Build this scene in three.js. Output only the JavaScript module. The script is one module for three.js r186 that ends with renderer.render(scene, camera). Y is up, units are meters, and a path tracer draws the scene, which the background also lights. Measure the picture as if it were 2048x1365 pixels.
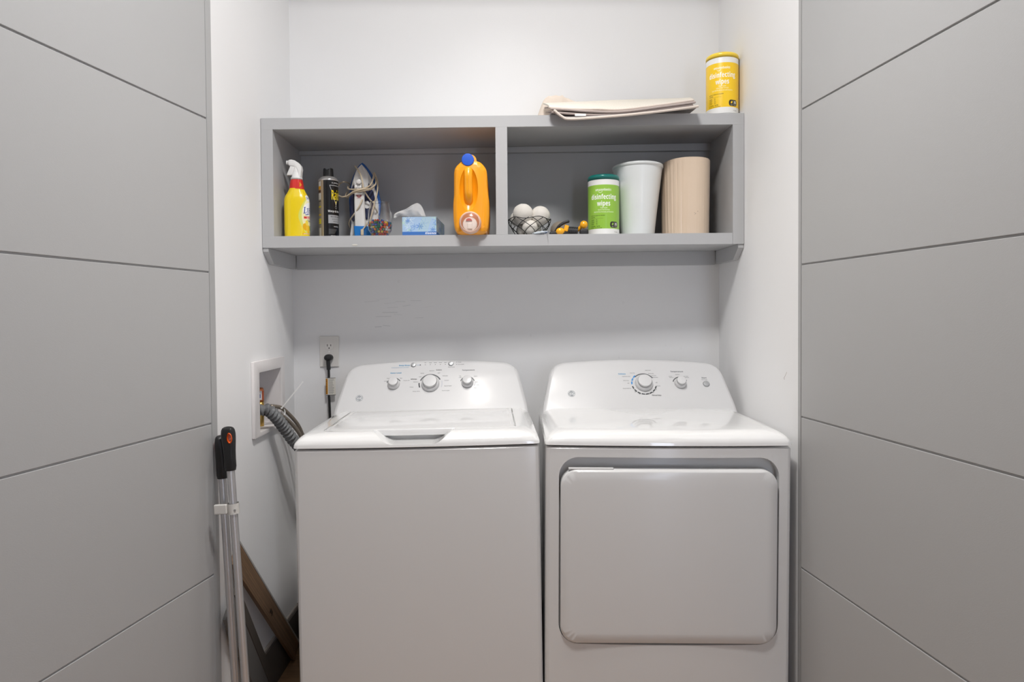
import * as THREE from 'three';
import { RoundedBoxGeometry } from 'three/addons/geometries/RoundedBoxGeometry.js';
import { RectAreaLightUniformsLib } from 'three/addons/lights/RectAreaLightUniformsLib.js';
import * as BGU from 'three/addons/utils/BufferGeometryUtils.js';
import { ImprovedNoise } from 'three/addons/math/ImprovedNoise.js';
import { Brush, Evaluator, SUBTRACTION } from 'three-bvh-csg';

// ---------------------------------------------------------------- camera, light, exposure
const scene = new THREE.Scene();
scene.background = new THREE.Color().setRGB(2.2, 2.5, 3.0);
const camera = new THREE.PerspectiveCamera(2 * Math.atan(682.5 / 1370) * 180 / Math.PI, 2048 / 1365, 0.02, 30);
{
  const yaw = 0.75 * Math.PI / 180, pitch = 1.25 * Math.PI / 180, roll = 0.0075;
  const f = new THREE.Vector3(Math.sin(yaw) * Math.cos(pitch), -Math.sin(pitch), -Math.cos(yaw) * Math.cos(pitch));
  const r = new THREE.Vector3(Math.cos(yaw), 0, Math.sin(yaw));
  const u = new THREE.Vector3().crossVectors(r, f);
  const r2 = r.clone().multiplyScalar(Math.cos(roll)).addScaledVector(u, -Math.sin(roll));
  const u2 = u.clone().multiplyScalar(Math.cos(roll)).addScaledVector(r, Math.sin(roll));
  camera.position.set(0, 1.25, 2.6);
  camera.quaternion.setFromRotationMatrix(new THREE.Matrix4().makeBasis(r2, u2, f.clone().negate()));
  camera.setViewOffset(2048, 1365, 0, 23.6, 2048, 1365);
}
const renderer = new THREE.WebGLRenderer({ antialias: true });
renderer.toneMapping = THREE.LinearToneMapping;
renderer.toneMappingExposure = 1.06;
renderer.shadowMap.enabled = true;
RectAreaLightUniformsLib.init();
const CLOSET_BAR = { pos: [0.015, 2.85, 0.36], len: 1.3, wid: 0.06, nits: 2.5, color: 0xfffcf8 };   // slim bar lamp on the closet ceiling
const CLOSET_SPOT = { pos: [0.01, 2.855, 0.43], cd: 1.1, angle: 42, color: 0xfffcf7 };         // recessed downlight beside the bar
const HALL_PANEL = { pos: [0.02, 2.865, 1.5], size: 0.30, nits: 102, color: 0xfffdfb }; // square flush lamp on the hall ceiling
const HALL_SPOT = { pos: [0.03, 2.85, 1.0], cd: 3.0, angle: 46, color: 0xfff9f2 };     // recessed downlight in front of the closet
const WINDOW_LIGHT = 4.5;                                                      // daylight through the hall window

// ---------------------------------------------------------------- helpers
let seed = 7;
const rnd = () => { seed = (seed * 1664525 + 1013904223) >>> 0; return seed / 4294967296; };
const noise = new ImprovedNoise();
const V3 = (x, y, z) => new THREE.Vector3(x, y, z);
const taken = new Map();
function numbered(n) { const k = taken.get(n) || 0; taken.set(n, k + 1); return k ? `${n}_${String(k).padStart(3, '0')}` : n; }
function mesh(name, geo, mat, parent) {
  const m = new THREE.Mesh(geo, mat); m.name = name; m.castShadow = true; m.receiveShadow = true;
  if (parent) parent.add(m);
  return m;
}
function thing(name, label, category, pos = [0, 0, 0], turn = 0, group) {
  const o = new THREE.Group(); o.name = numbered(name); o.position.set(...pos); o.rotation.y = turn;
  o.userData = { label, category }; if (group) o.userData.group = group;
  scene.add(o); return o;
}
function solo(name, geo, mat, label, category, group) {
  const m = mesh(numbered(name), geo, mat, scene); m.userData = { label, category }; if (group) m.userData.group = group; return m;
}
function struct(name, geo, mat, label) { const m = mesh(numbered(name), geo, mat, scene); m.userData = { kind: 'structure', label, category: name.split('_')[0] }; return m; }
const box = (x0, x1, y0, y1, z0, z1) => { const g = new THREE.BoxGeometry(x1 - x0, y1 - y0, z1 - z0); g.translate((x0 + x1) / 2, (y0 + y1) / 2, (z0 + z1) / 2); return g; };
const rbox = (w, h, d, r, s = 3) => new RoundedBoxGeometry(w, h, d, s, r);
function hexa(p) { // p: 8 corners, bottom 4 (ccw from above: front-left, front-right, back-right, back-left) then top 4
  const q = [[0, 1, 5, 4], [1, 2, 6, 5], [2, 3, 7, 6], [3, 0, 4, 7], [4, 5, 6, 7], [3, 2, 1, 0]], pos = [], uv = [];
  for (const [a, b, c, d] of q) for (const [i, u, v] of [[a, 0, 0], [b, 1, 0], [c, 1, 1], [a, 0, 0], [c, 1, 1], [d, 0, 1]]) { pos.push(...p[i]); uv.push(u, v); }
  const g = new THREE.BufferGeometry(); g.setAttribute('position', new THREE.Float32BufferAttribute(pos, 3)); g.setAttribute('uv', new THREE.Float32BufferAttribute(uv, 2));
  g.computeVertexNormals(); return g;
}
function tube(pts, r, seg = 48, rad = 10, closed = false) { return new THREE.TubeGeometry(new THREE.CatmullRomCurve3(pts.map(p => p.isVector3 ? p : V3(...p)), closed, 'centripetal'), seg, r, rad, closed); }
function capped(pts, r, seg = 48, rad = 10) { // tube with rounded ends
  const v = pts.map(p => p.isVector3 ? p : V3(...p)), g = [tube(v, r, seg, rad)];
  for (const e of [v[0], v[v.length - 1]]) { const s = new THREE.SphereGeometry(r, rad, 6); s.translate(e.x, e.y, e.z); g.push(s); }
  return BGU.mergeGeometries(g);
}
const lathe = (prof, seg = 48) => new THREE.LatheGeometry(prof.map(p => new THREE.Vector2(...p)), seg);
// loft between rings of equal point count; caps: fill first / last
function loft(rings, { capStart = true, capEnd = true, crease = 0.6 } = {}) {
  const n = rings[0].length, pos = [], idx = [];
  for (const r of rings) for (const p of r) pos.push(...p);
  for (let k = 0; k < rings.length - 1; k++) for (let i = 0; i < n; i++) {
    const a = k * n + i, b = k * n + (i + 1) % n, c = a + n, d = b + n; idx.push(a, b, d, a, d, c);
  }
  const fan = (k, flip) => { const c = [0, 0, 0]; for (const p of rings[k]) for (let j = 0; j < 3; j++) c[j] += p[j] / n; const ci = pos.length / 3; pos.push(...c);
    for (let i = 0; i < n; i++) { const a = k * n + i, b = k * n + (i + 1) % n; flip ? idx.push(ci, b, a) : idx.push(ci, a, b); } };
  if (capStart) fan(0, true); if (capEnd) fan(rings.length - 1, false);
  const g = new THREE.BufferGeometry(); g.setAttribute('position', new THREE.Float32BufferAttribute(pos, 3)); g.setIndex(idx);
  const o = BGU.toCreasedNormals(g, crease);
  const P = o.attributes.position, uv = []; for (let i = 0; i < P.count; i++) uv.push(P.getX(i), P.getY(i));
  o.setAttribute('uv', new THREE.Float32BufferAttribute(uv, 2)); return o;
}
function roundRect(x0, x1, y0, y1, r, n = 6) { // ccw list of [x,y]
  const out = [], c = [[x1 - r, y0 + r, -90], [x1 - r, y1 - r, 0], [x0 + r, y1 - r, 90], [x0 + r, y0 + r, 180]];
  for (const [cx, cy, a0] of c) for (let i = 0; i <= n; i++) { const a = (a0 + 90 * i / n) * Math.PI / 180; out.push([cx + r * Math.cos(a), cy + r * Math.sin(a)]); }
  return out;
}
function shapeOf(pts, holes = []) { const s = new THREE.Shape(pts.map(p => new THREE.Vector2(...p))); for (const h of holes) s.holes.push(new THREE.Path(h.map(p => new THREE.Vector2(...p)))); return s; }
const extr = (shape, depth, bevel = 0, seg = 3, curve = 16) => new THREE.ExtrudeGeometry(shape, { depth, bevelEnabled: bevel > 0, bevelThickness: bevel, bevelSize: bevel, bevelOffset: -bevel, bevelSegments: seg, curveSegments: curve });
function subtract(a, ...bs) { const ev = new Evaluator(); ev.attributes = ['position', 'normal', 'uv']; let A = new Brush(a.index ? a : a); A.updateMatrixWorld();
  for (const b of bs) { const B = new Brush(b); B.updateMatrixWorld(); A = ev.evaluate(A, B, SUBTRACTION); }
  const g = A.geometry; g.clearGroups(); return g; }
function canvasTex(w, h, draw) { const c = document.createElement('canvas'); c.width = w; c.height = h; const x = c.getContext('2d'); draw(x, w, h); const t = new THREE.CanvasTexture(c); t.colorSpace = THREE.SRGBColorSpace; t.anisotropy = 8; return t; }
function noiseTex(size, fn, srgb = true) { const d = new Uint8Array(size * size * 4); for (let j = 0; j < size; j++) for (let i = 0; i < size; i++) { const c = fn(i / size, j / size), o = (j * size + i) * 4; d[o] = c[0]; d[o + 1] = c[1]; d[o + 2] = c[2]; d[o + 3] = 255; }
  const t = new THREE.DataTexture(d, size, size); t.wrapS = t.wrapT = THREE.RepeatWrapping; t.magFilter = THREE.LinearFilter; t.minFilter = THREE.LinearMipmapLinearFilter; t.generateMipmaps = true; if (srgb) t.colorSpace = THREE.SRGBColorSpace; t.needsUpdate = true; return t; }
const std = (o) => new THREE.MeshStandardMaterial(o), phy = (o) => new THREE.MeshPhysicalMaterial(o);
const rgb = (r, g, b) => new THREE.Color().setRGB(r, g, b);
const tileN = (x, y, f) => { // seamless noise 0..1
  const a = 2 * Math.PI * x, b = 2 * Math.PI * y; return 0.5 + 0.5 * noise.noise(Math.cos(a) * f + 7.3, Math.sin(a) * f + Math.cos(b) * f * 1.3, Math.sin(b) * f * 1.3 + 2.1); };
const orangePeel = noiseTex(256, (u, v) => { const n = 255 * Math.min(1, Math.max(0, 0.6 * tileN(u, v, 9) + 0.4 * tileN(u, v, 18))); return [n, n, n]; }, false);
function metreUV(g, s = 1) { // box-projected uv in metres
  g = g.index ? g.toNonIndexed() : g; const P = g.attributes.position, N = g.attributes.normal, uv = [];
  for (let i = 0; i < P.count; i++) { const ax = Math.abs(N.getX(i)), ay = Math.abs(N.getY(i)), az = Math.abs(N.getZ(i));
    if (ax >= ay && ax >= az) uv.push(P.getZ(i) * s, P.getY(i) * s); else if (ay >= az) uv.push(P.getX(i) * s, P.getZ(i) * s); else uv.push(P.getX(i) * s, P.getY(i) * s); }
  g.setAttribute('uv', new THREE.Float32BufferAttribute(uv, 2)); return g; }

// ---------------------------------------------------------------- materials
const peel = (rep) => { const t = orangePeel.clone(); t.repeat.set(rep, rep); t.needsUpdate = true; return t; };
const M = {
  wall: std({ color: rgb(0.84, 0.84, 0.845), roughness: 0.75, bumpMap: peel(5), bumpScale: 0.00014 }),
  ceiling: std({ color: rgb(0.82, 0.82, 0.81), roughness: 0.9 }),
  grey: std({ color: rgb(0.475, 0.48, 0.49), roughness: 0.55, bumpMap: peel(6), bumpScale: 0.00006 }),
  door: std({ color: rgb(0.435, 0.437, 0.44), roughness: 0.5, bumpMap: peel(6), bumpScale: 0.00012 }),
  base: std({ color: rgb(0.085, 0.072, 0.062), roughness: 0.6 }),
  enamel: phy({ color: rgb(0.76, 0.76, 0.755), roughness: 0.32, clearcoat: 0.7, clearcoatRoughness: 0.14 }),
  enamelTop: phy({ color: rgb(0.86, 0.86, 0.855), roughness: 0.18, clearcoat: 1, clearcoatRoughness: 0.03 }),
  plastic: phy({ color: rgb(0.65, 0.65, 0.655), roughness: 0.4, clearcoat: 0.15, clearcoatRoughness: 0.15 }),
  whiteMatte: std({ color: rgb(0.85, 0.85, 0.84), roughness: 0.5 }),
  dark: std({ color: rgb(0.02, 0.02, 0.022), roughness: 0.6 }),
  black: std({ color: rgb(0.012, 0.012, 0.013), roughness: 0.42 }),
  chrome: std({ color: rgb(0.50, 0.50, 0.50), roughness: 0.14, metalness: 1 }),
  aluminium: std({ color: rgb(0.62, 0.62, 0.63), roughness: 0.38, metalness: 0.75 }),
  silver: std({ color: rgb(0.45, 0.46, 0.47), roughness: 0.35, metalness: 0.6 }),
};
const XL = -0.7924, XR = 0.8233, ZF = 0.70, CEIL = 2.9;

// ---------------------------------------------------------------- setting
const floorTex = noiseTex(512, (u, v) => { const g = 0.55 * tileN(u * 1, v * 1, 2.2) + 0.45 * (0.5 + 0.5 * noise.noise(u * 4, v * 90, 3.3)); const k = 0.75 + 0.5 * g; return [Math.min(255, 158 * k), Math.min(255, 125 * k), Math.min(255, 92 * k)]; });
const floorM = std({ map: floorTex, roughness: 0.5 });
struct('floor', metreUV(box(-2.6, 2.6, -0.1, 0, -0.13, 4.6)), floorM, 'brown wood-look floor under the appliances');
struct('ceiling', box(-2.6, 2.6, CEIL, CEIL + 0.1, -0.13, 4.6), M.ceiling, 'white ceiling above the closet and hall');

// scuffs and pencil-like scratches on the closet walls (marks in the paint)
const backTex = canvasTex(2048, 1024, (c, w, h) => { // covers x XL..XR, y 0.6..1.5
  c.fillStyle = '#eeeeee'; c.fillRect(0, 0, w, h); c.lineCap = 'round';
  const X = x => (x - XL) / (XR - XL) * w, Y = y => (1.5 - y) / 0.9 * h;
  for (let i = 0; i < 14; i++) { const x = -0.6 + 0.32 * rnd(), y = 1.2 + 0.11 * rnd(), l = 0.02 + 0.06 * rnd(); c.strokeStyle = `rgba(150,152,156,${0.1 + 0.25 * rnd()})`; c.lineWidth = 1 + 1.5 * rnd(); c.beginPath(); c.moveTo(X(x), Y(y)); c.lineTo(X(x + l), Y(y - 0.004 + 0.01 * rnd())); c.stroke(); }
  for (let i = 0; i < 60; i++) { c.fillStyle = `rgba(190,190,192,${0.10 * rnd()})`; c.beginPath(); c.arc(rnd() * w, rnd() * h, 2 + 5 * rnd(), 0, 7); c.fill(); }
});
const wallMarked = (tex) => std({ color: rgb(0.967, 0.967, 0.972), map: tex, roughness: 0.75, bumpMap: peel(5), bumpScale: 0.00014 });
{
  const back = struct('wall_back', metreUV(box(XL - 0.13, XR + 0.13, 0, CEIL, -0.13, 0)), M.wall, 'white back wall of the laundry closet');
  const marks = mesh('scuffed_paint', (() => { const g = new THREE.PlaneGeometry(XR - XL, 0.9); g.translate((XL + XR) / 2, 1.05, 0.0008); return g; })(), wallMarked(backTex), back);
  // left closet wall with the opening for the supply box
  const hole = roundRect(0.172, 0.402, 0.868, 1.075, 0.003, 2);
  const s = shapeOf([[0, 0], [ZF, 0], [ZF, CEIL], [0, CEIL]], [hole.slice().reverse()]);
  const g = extr(s, 0.13); g.rotateY(-Math.PI / 2); g.translate(XL, 0, 0); // shape x -> world z, extruded to -x
  struct('wall_left', metreUV(g), M.wall, 'white left wall of the laundry closet');
  const wr = struct('wall_right', metreUV(box(XR, XR + 0.13, 0, CEIL, 0, ZF)), M.wall, 'white right wall of the laundry closet');
  const scr = canvasTex(128, 128, (c) => { c.clearRect(0, 0, 128, 128); c.strokeStyle = 'rgba(150,125,100,.8)'; c.lineWidth = 4; c.beginPath(); c.moveTo(20, 100); c.quadraticCurveTo(60, 70, 100, 24); c.stroke(); c.strokeStyle = 'rgba(170,150,130,.5)'; c.beginPath(); c.moveTo(30, 112); c.lineTo(52, 96); c.stroke(); });
  mesh('scuff_mark', new THREE.PlaneGeometry(0.035, 0.035).rotateY(-Math.PI / 2).translate(XR - 0.0006, 1.065, 0.615), std({ map: scr, transparent: true, roughness: 0.8 }), wr);
  struct('wall_header', metreUV(box(XL, XR, 2.64, CEIL, 0.565, ZF)), M.wall, 'white header wall above the closet opening');
  struct('wall_front_left', metreUV(box(-2.6, XL - 0.13, 0, CEIL, 0.565, ZF)), M.wall, 'white hall wall left of the closet');
  struct('wall_front_right', metreUV(box(XR + 0.13, 2.6, 0, CEIL, 0.565, ZF)), M.wall, 'white hall wall right of the closet');
  struct('wall_hall_left', metreUV(box(-2.6, -2.5, 0, CEIL, ZF, 4.6)), M.wall, 'white side wall of the hall');
  struct('wall_hall_right', metreUV(box(2.5, 2.6, 0, CEIL, ZF, 4.6)), M.wall, 'white side wall of the hall');
  // rear hall wall with a tall window opening
  const rs = shapeOf([[-2.5, 0], [2.5, 0], [2.5, CEIL], [-2.5, CEIL]], [[[0.96, 0.04], [0.96, 2.2], [1.24, 2.2], [1.24, 0.04]]]);
  const rg = extr(rs, 0.1); rg.translate(0, 0, 4.5); struct('wall_rear', metreUV(rg), M.wall, 'white rear wall of the hall with a tall window');
  const win = struct('window_1', new THREE.PlaneGeometry(0.28, 2.16).translate(1.1, 1.12, 4.56), phy({ color: 0xffffff, transmission: 1, roughness: 0, thickness: 0 }), 'tall narrow window in the rear wall of the hall');
  mesh('window_frame', extr(shapeOf([[0.94, 0.02], [1.26, 0.02], [1.26, 2.22], [0.94, 2.22]], [[[0.97, 0.05], [0.97, 2.19], [1.23, 2.19], [1.23, 0.05]]]), 0.05).translate(0, 0, 4.475), M.whiteMatte, win);
  // baseboards with a thin light caulk line on top
  const caulk = std({ color: rgb(0.42, 0.38, 0.34), roughness: 0.7 });
  for (const [n, b, c, l] of [
    ['baseboard_left', box(XL, XL + 0.013, 0, 0.147, 0.013, ZF - 0.002), box(XL, XL + 0.007, 0.147, 0.156, 0.013, ZF - 0.002), 'dark taupe baseboard along the left closet wall'],
    ['baseboard_back', box(XL, XR, 0, 0.147, 0, 0.013), box(XL, XR, 0.147, 0.156, 0, 0.007), 'dark taupe baseboard along the back closet wall'],
    ['baseboard_right', box(XR - 0.013, XR, 0, 0.147, 0.013, ZF - 0.002), box(XR - 0.007, XR, 0.147, 0.156, 0.013, ZF - 0.002), 'dark taupe baseboard along the right closet wall']]) {
    const m = struct(n, b, M.base, l); mesh('caulk_line', c, caulk, m);
  }
}
// grey jambs and doors standing open
function jamb(n, x0, x1, z1, label) { struct(n, box(x0, x1, 0, 2.64, ZF, z1), M.door, label); }
jamb('trim_1', XL - 0.03, XL, 0.734, 'grey door jamb on the left of the closet opening');
jamb('trim_2', XR, XR + 0.03, 0.716, 'grey door jamb on the right of the closet opening');
function door(name, hx, hz, ang, side, ys, label) { // side -1: left door (inner face looks right)
  const g = new THREE.Group(); g.name = name; g.userData = { kind: 'structure', label, category: 'door' }; scene.add(g);
  g.position.set(hx, 0, hz); g.rotation.y = ang;      // local +z runs from the hinge towards the hall
  const W = 0.80, T = 0.036, gr = 0.0045, lip = 0.0035;
  const o = side; // body lies on side o of the inner face
  const X = (a, b) => o < 0 ? [-b, -a] : [a, b];
  const [c0, c1] = X(lip, T); mesh('core', box(c0, c1, 0.012, 2.62, 0.001, W - 0.001), M.door, g);
  const lv = [0.012, ...ys, 2.62];
  for (let i = 0; i < lv.length - 1; i++) {
    const y0 = lv[i] + (i ? gr / 2 : 0), y1 = lv[i + 1] - (i < lv.length - 2 ? gr / 2 : 0);
    const p = new RoundedBoxGeometry(lip * 2, y1 - y0, W, 2, 0.0012); p.translate(o * lip, (y0 + y1) / 2, W / 2); mesh('panel', metreUV(p), M.door, g);
  }
  return g;
}
door('door_1', -0.7935, 0.735, -11.0 * Math.PI / 180, -1, [0.546, 0.959, 1.370, 1.783, 2.197], 'grey grooved door standing open on the left');
door('door_2', 0.8235, 0.720, 5.9 * Math.PI / 180, 1, [0.539, 0.960, 1.381, 1.806, 2.22], 'grey grooved door standing open on the right');

// ---------------------------------------------------------------- lamps
function downlight(label, [x, y, z], cd, color, r, glow, angle) {
  const o = thing('ceiling_light', label, 'light', [x, CEIL, z]);
  mesh('trim_ring', lathe([[r, 0], [r + 0.02, 0], [r + 0.018, -0.008], [r, -0.012], [r, 0]], 40), M.whiteMatte, o);
  mesh('diffuser', new THREE.CylinderGeometry(r, r, 0.006, 40).translate(0, -0.005, 0), std({ color: 0xffffff, emissive: new THREE.Color(color), emissiveIntensity: glow }), o);
  const l = angle ? new THREE.SpotLight(color, cd, 0, angle * Math.PI / 180, 1, 2) : new THREE.PointLight(color, cd, 0, 2);
  l.position.set(0, y - CEIL, 0); l.castShadow = true; l.shadow.radius = r / 0.02 * 0.8; l.shadow.bias = -0.001; o.add(l);
  if (angle) { l.target.position.set(0, -2.7, 0); o.add(l.target); l.target.name = 'aim'; }
  return o;
}
{
  const { pos, len, wid, nits, color } = CLOSET_BAR, o = thing('bar_light', 'slim white bar lamp on the closet ceiling', 'light', [pos[0], CEIL, pos[2]]);
  mesh('housing', rbox(len + 0.03, 0.03, wid + 0.012, 0.006).translate(0, -0.0155, 0), M.whiteMatte, o);
  mesh('diffuser', rbox(len, 0.01, wid, 0.003).translate(0, -0.035, 0), std({ color: 0xffffff, emissive: new THREE.Color(color), emissiveIntensity: 2 }), o);
  const l = new THREE.RectAreaLight(color, nits, len, wid); l.position.set(0, pos[1] - CEIL, 0); l.rotation.x = -Math.PI / 2; o.add(l);
}
downlight('round recessed downlight in the closet ceiling', CLOSET_SPOT.pos, CLOSET_SPOT.cd, CLOSET_SPOT.color, 0.045, 2, CLOSET_SPOT.angle);
downlight('round recessed downlight in the hall ceiling', HALL_SPOT.pos, HALL_SPOT.cd, HALL_SPOT.color, 0.06, 2, HALL_SPOT.angle);
{
  const { pos, size, nits, color } = HALL_PANEL, o = thing('ceiling_light', 'square flush panel lamp on the hall ceiling', 'light', [pos[0], CEIL, pos[2]]);
  mesh('frame', rbox(size + 0.03, 0.028, size + 0.03, 0.006).translate(0, -0.0145, 0), M.whiteMatte, o);
  mesh('diffuser', rbox(size, 0.004, size, 0.0015).translate(0, -0.0305, 0), std({ color: 0xffffff, emissive: new THREE.Color(color), emissiveIntensity: 3 }), o);
  const l = new THREE.RectAreaLight(color, nits, size, size); l.position.set(0, -0.036, 0); l.rotation.x = -Math.PI / 2; o.add(l);
}
{
  const w = new THREE.RectAreaLight(0xdfe9ff, WINDOW_LIGHT, 0.28, 2.16); w.position.set(1.1, 1.12, 4.46); w.lookAt(1.1, 1.12, 0); scene.add(w);
}

// ---------------------------------------------------------------- wall shelf
const zf = x => 0.325 - 0.051 * (x - XL) / (XR - XL);
const lerpX = (x, a, b) => a + (b - a) * (x - XL) / (XR - XL);
const yBot0 = x => lerpX(x, 1.4755, 1.4840), yShelf = x => lerpX(x, 1.5133, 1.5216), yTop0 = x => lerpX(x, 1.8635, 1.8885), yTop = x => lerpX(x, 1.9005, 1.9266);
const shelfX = [XL + 0.0015, XR - 0.0015];
{
  const s = thing('wall_shelf', 'long grey two-bay box shelf mounted above the washer and dryer', 'shelf', [0, 0, 0]);
  const slab = (x0, x1, lo, hi, back = 0.001, front = zf) => hexa([[x0, lo(x0), front(x0)], [x1, lo(x1), front(x1)], [x1, lo(x1), back], [x0, lo(x0), back], [x0, hi(x0), front(x0)], [x1, hi(x1), front(x1)], [x1, hi(x1), back], [x0, hi(x0), back]]);
  const [a, b] = shelfX, t = 0.038;
  const add = (n, g) => mesh(n, metreUV(g), M.grey, s);
  add('top_board', slab(a, b, yTop0, yTop));
  add('bottom_board', slab(a, b - t - 0.0008, yBot0, yShelf));
  add('side_board', slab(a, a + t, x => yShelf(x) + 0.0002, x => yTop0(x) - 0.0002));
  add('side_board', slab(b - t, b, x => yBot0(x), x => yTop0(x) - 0.0002));
  add('divider', slab(-0.0203, 0.0187, x => yShelf(x) + 0.0002, x => yTop0(x) - 0.0002));
  add('back_panel', slab(a + t, b - t, x => yShelf(x), x => yTop0(x), 0.001, () => 0.008));
  add('back_rail', slab(a + t, b - t, x => lerpX(x, 1.849, 1.860), x => yTop0(x) - 0.001, 0.008, () => 0.028));
  add('back_rail', slab(a + 0.02, b - 0.02, x => yBot0(x) - 0.052, x => yBot0(x) - 0.0004, 0.0012, () => 0.02));
  for (const [x0, sg] of [[XL + 0.0015, 1], [XR - 0.0015, -1]]) { // side rails under the shelf with a slanted front end
    const z1 = zf(x0) - 0.004, yb = yBot0(x0) - 0.0006, g = extr(shapeOf([[0.0225, yb - 0.05], [z1 - 0.055, yb - 0.05], [z1, yb - 0.012], [z1, yb], [0.0225, yb]]), 0.018, 0);
    g.rotateY(-Math.PI / 2); g.translate(sg > 0 ? x0 + 0.018 : x0, 0, 0); add('side_rail', g);
  }
  mesh('chipped_paint', (() => { const g = new THREE.SphereGeometry(1, 14, 8); const P = g.attributes.position; for (let i = 0; i < P.count; i++) { const k = 1 + 0.35 * noise.noise(P.getX(i) * 3, P.getY(i) * 3, 5); P.setXYZ(i, P.getX(i) * 0.010 * k, P.getY(i) * 0.003 * k, P.getZ(i) * 0.0012); } g.computeVertexNormals(); g.translate(-0.49, 1.4835, zf(-0.49)); return g; })(), std({ color: rgb(0.6, 0.58, 0.53), roughness: 0.9 }), s);
}

// ---------------------------------------------------------------- washer and dryer
function footprint(hw, f, b, r, bow, y, n = 8, m = 16) { // ring of [x,y,z], counter-clockwise seen from above
  const o = [], bz = x => bow * (1 - (x / hw) ** 2);
  const arc = (cx, cz, a0) => { for (let i = 0; i <= n; i++) { const a = (a0 + 90 * i / n) * Math.PI / 180; const x = cx + r * Math.cos(a), z = cz - r * Math.sin(a); o.push([x, y, z + (z > 0 ? bz(x) : 0)]); } };
  arc(-hw + r, f - r, 180); for (let i = 1; i < m; i++) { const x = -hw + r + (2 * (hw - r)) * i / m; o.push([x, y, f + bz(x)]); }
  arc(hw - r, f - r, 270); arc(hw - r, b + r, 0); arc(-hw + r, b + r, 90);
  return o;
}
const APPL = { HW: 0.3425, F: 0.343, B: -0.335, SEAM: 0.8785, TOP: 0.921 };
function cabinetGeo() { const { HW, F, B, SEAM } = APPL; return loft([footprint(HW - 0.002, F, B, 0.012, 0.012, 0.03), footprint(HW - 0.002, F, B, 0.012, 0.012, SEAM - 0.006), footprint(HW - 0.005, F - 0.003, B + 0.003, 0.012, 0.012, SEAM - 0.0022)]); }
function capGeo() { const { HW, F, B, SEAM, TOP } = APPL, rings = [], e = 0.05, h = TOP - SEAM - 0.004;
  rings.push(footprint(HW - 0.004, F - 0.001, B + 0.002, 0.014, 0.012, SEAM + 0.0018));
  for (let k = 0; k <= 10; k++) { const a = k / 10 * Math.PI / 2, i = e * (1 - Math.cos(a)); rings.push(footprint(HW - i, F + 0.003 - i, B + i * 0.3, 0.014 + i * 0.8, 0.012, SEAM + 0.004 + h * Math.sin(a))); }
  return loft(rings, { crease: 0.7 }); }
const CZ0 = -0.107, CY0 = 0.921, CTILT = -Math.atan2(0.12, 0.164);   // foot and tilt of the control panel face
function consoleGeo() {
  const s = new THREE.Shape(), H = 0.2045;
  s.moveTo(-0.338, -0.05); s.lineTo(0.338, -0.05); s.lineTo(0.331, 0.02); s.lineTo(0.311, 0.125); s.bezierCurveTo(0.305, 0.165, 0.288, 0.186, 0.252, 0.1915);
  s.quadraticCurveTo(0, 0.2185, -0.252, 0.1915); s.bezierCurveTo(-0.288, 0.186, -0.305, 0.165, -0.311, 0.125); s.lineTo(-0.331, 0.02); s.lineTo(-0.338, -0.05);
  const g = extr(s, 0.085, 0.014, 5, 24); g.translate(0, 0, -0.099); return BGU.toCreasedNormals(g, 0.5);
}
function print(parent, w, h, cx, cs, draw, name, ppm = 3200, z = 0.0006) { // flat print on the panel face, coordinates in metres
  const t = canvasTex(Math.round(w * ppm), Math.round(h * ppm), (c, W, H) => { c.clearRect(0, 0, W, H); c.save(); c.scale(ppm, ppm); c.translate(w / 2 - cx, h / 2 + cs); draw(c); c.restore(); });
  const g = new THREE.PlaneGeometry(w, h); g.translate(cx, cs, z);
  return mesh(name, g, std({ map: t, transparent: true, roughness: 0.5 }), parent);
}
const textAt = (c, str, x, s, size, col, bold, align = 'center') => { c.save(); c.translate(x, -s); size *= 0.70; c.scale(size / 100, size / 100); c.font = `${bold ? 'bold ' : ''}100px sans-serif`; c.fillStyle = col; c.textAlign = align; c.textBaseline = 'middle'; c.fillText(str, 0, 0); c.restore(); };
const arcAt = (c, x, s, r, a0, a1, lw, col) => { c.beginPath(); c.strokeStyle = col; c.lineWidth = lw; c.arc(x, -s, r, a0 * Math.PI / 180, a1 * Math.PI / 180); c.stroke(); };
function monogram(c, x, s, r) { c.save(); c.translate(x, -s); c.fillStyle = '#8d9296'; c.beginPath(); c.arc(0, 0, r, 0, 7); c.fill(); c.strokeStyle = '#e9eaec'; c.lineWidth = r * 0.08; c.beginPath(); c.arc(0, 0, r * 0.86, 0, 7); c.stroke();
  for (let i = 0; i < 4; i++) { c.beginPath(); const a = i * Math.PI / 2 + 0.5; c.arc(Math.cos(a) * r * 0.62, Math.sin(a) * r * 0.62, r * 0.2, a - 1.4, a + 1.6); c.stroke(); }
  c.scale(r / 100, r / 100); c.font = 'italic bold 92px serif'; c.fillStyle = '#f2f3f4'; c.textAlign = 'center'; c.textBaseline = 'middle'; c.fillText('GE', 0, 4); c.restore(); }
function knob(parent, x, s, R, label) { // axis along +z of the panel
  const k = new THREE.Group(); k.name = 'knob'; k.position.set(x, s, 0); if (label) k.userData.label = label; parent.add(k);
  const g = (prof) => lathe(prof, 48).rotateX(Math.PI / 2);
  mesh('skirt', g([[0, 0], [R, 0], [R * 0.99, 0.004], [R * 0.94, 0.010], [R * 0.86, 0.014], [R * 0.80, 0.0145], [0, 0.0145]]), M.plastic, k);
  mesh('chrome_ring', g([[R * 0.80, 0.0142], [R * 0.80, 0.020], [R * 0.77, 0.023], [R * 0.72, 0.0235]]), M.chrome, k);
  mesh('face', g([[R * 0.76, 0.019], [R * 0.755, 0.0240], [R * 0.70, 0.0252], [0, 0.0258]]), M.plastic, k);
  return k;
}
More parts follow.
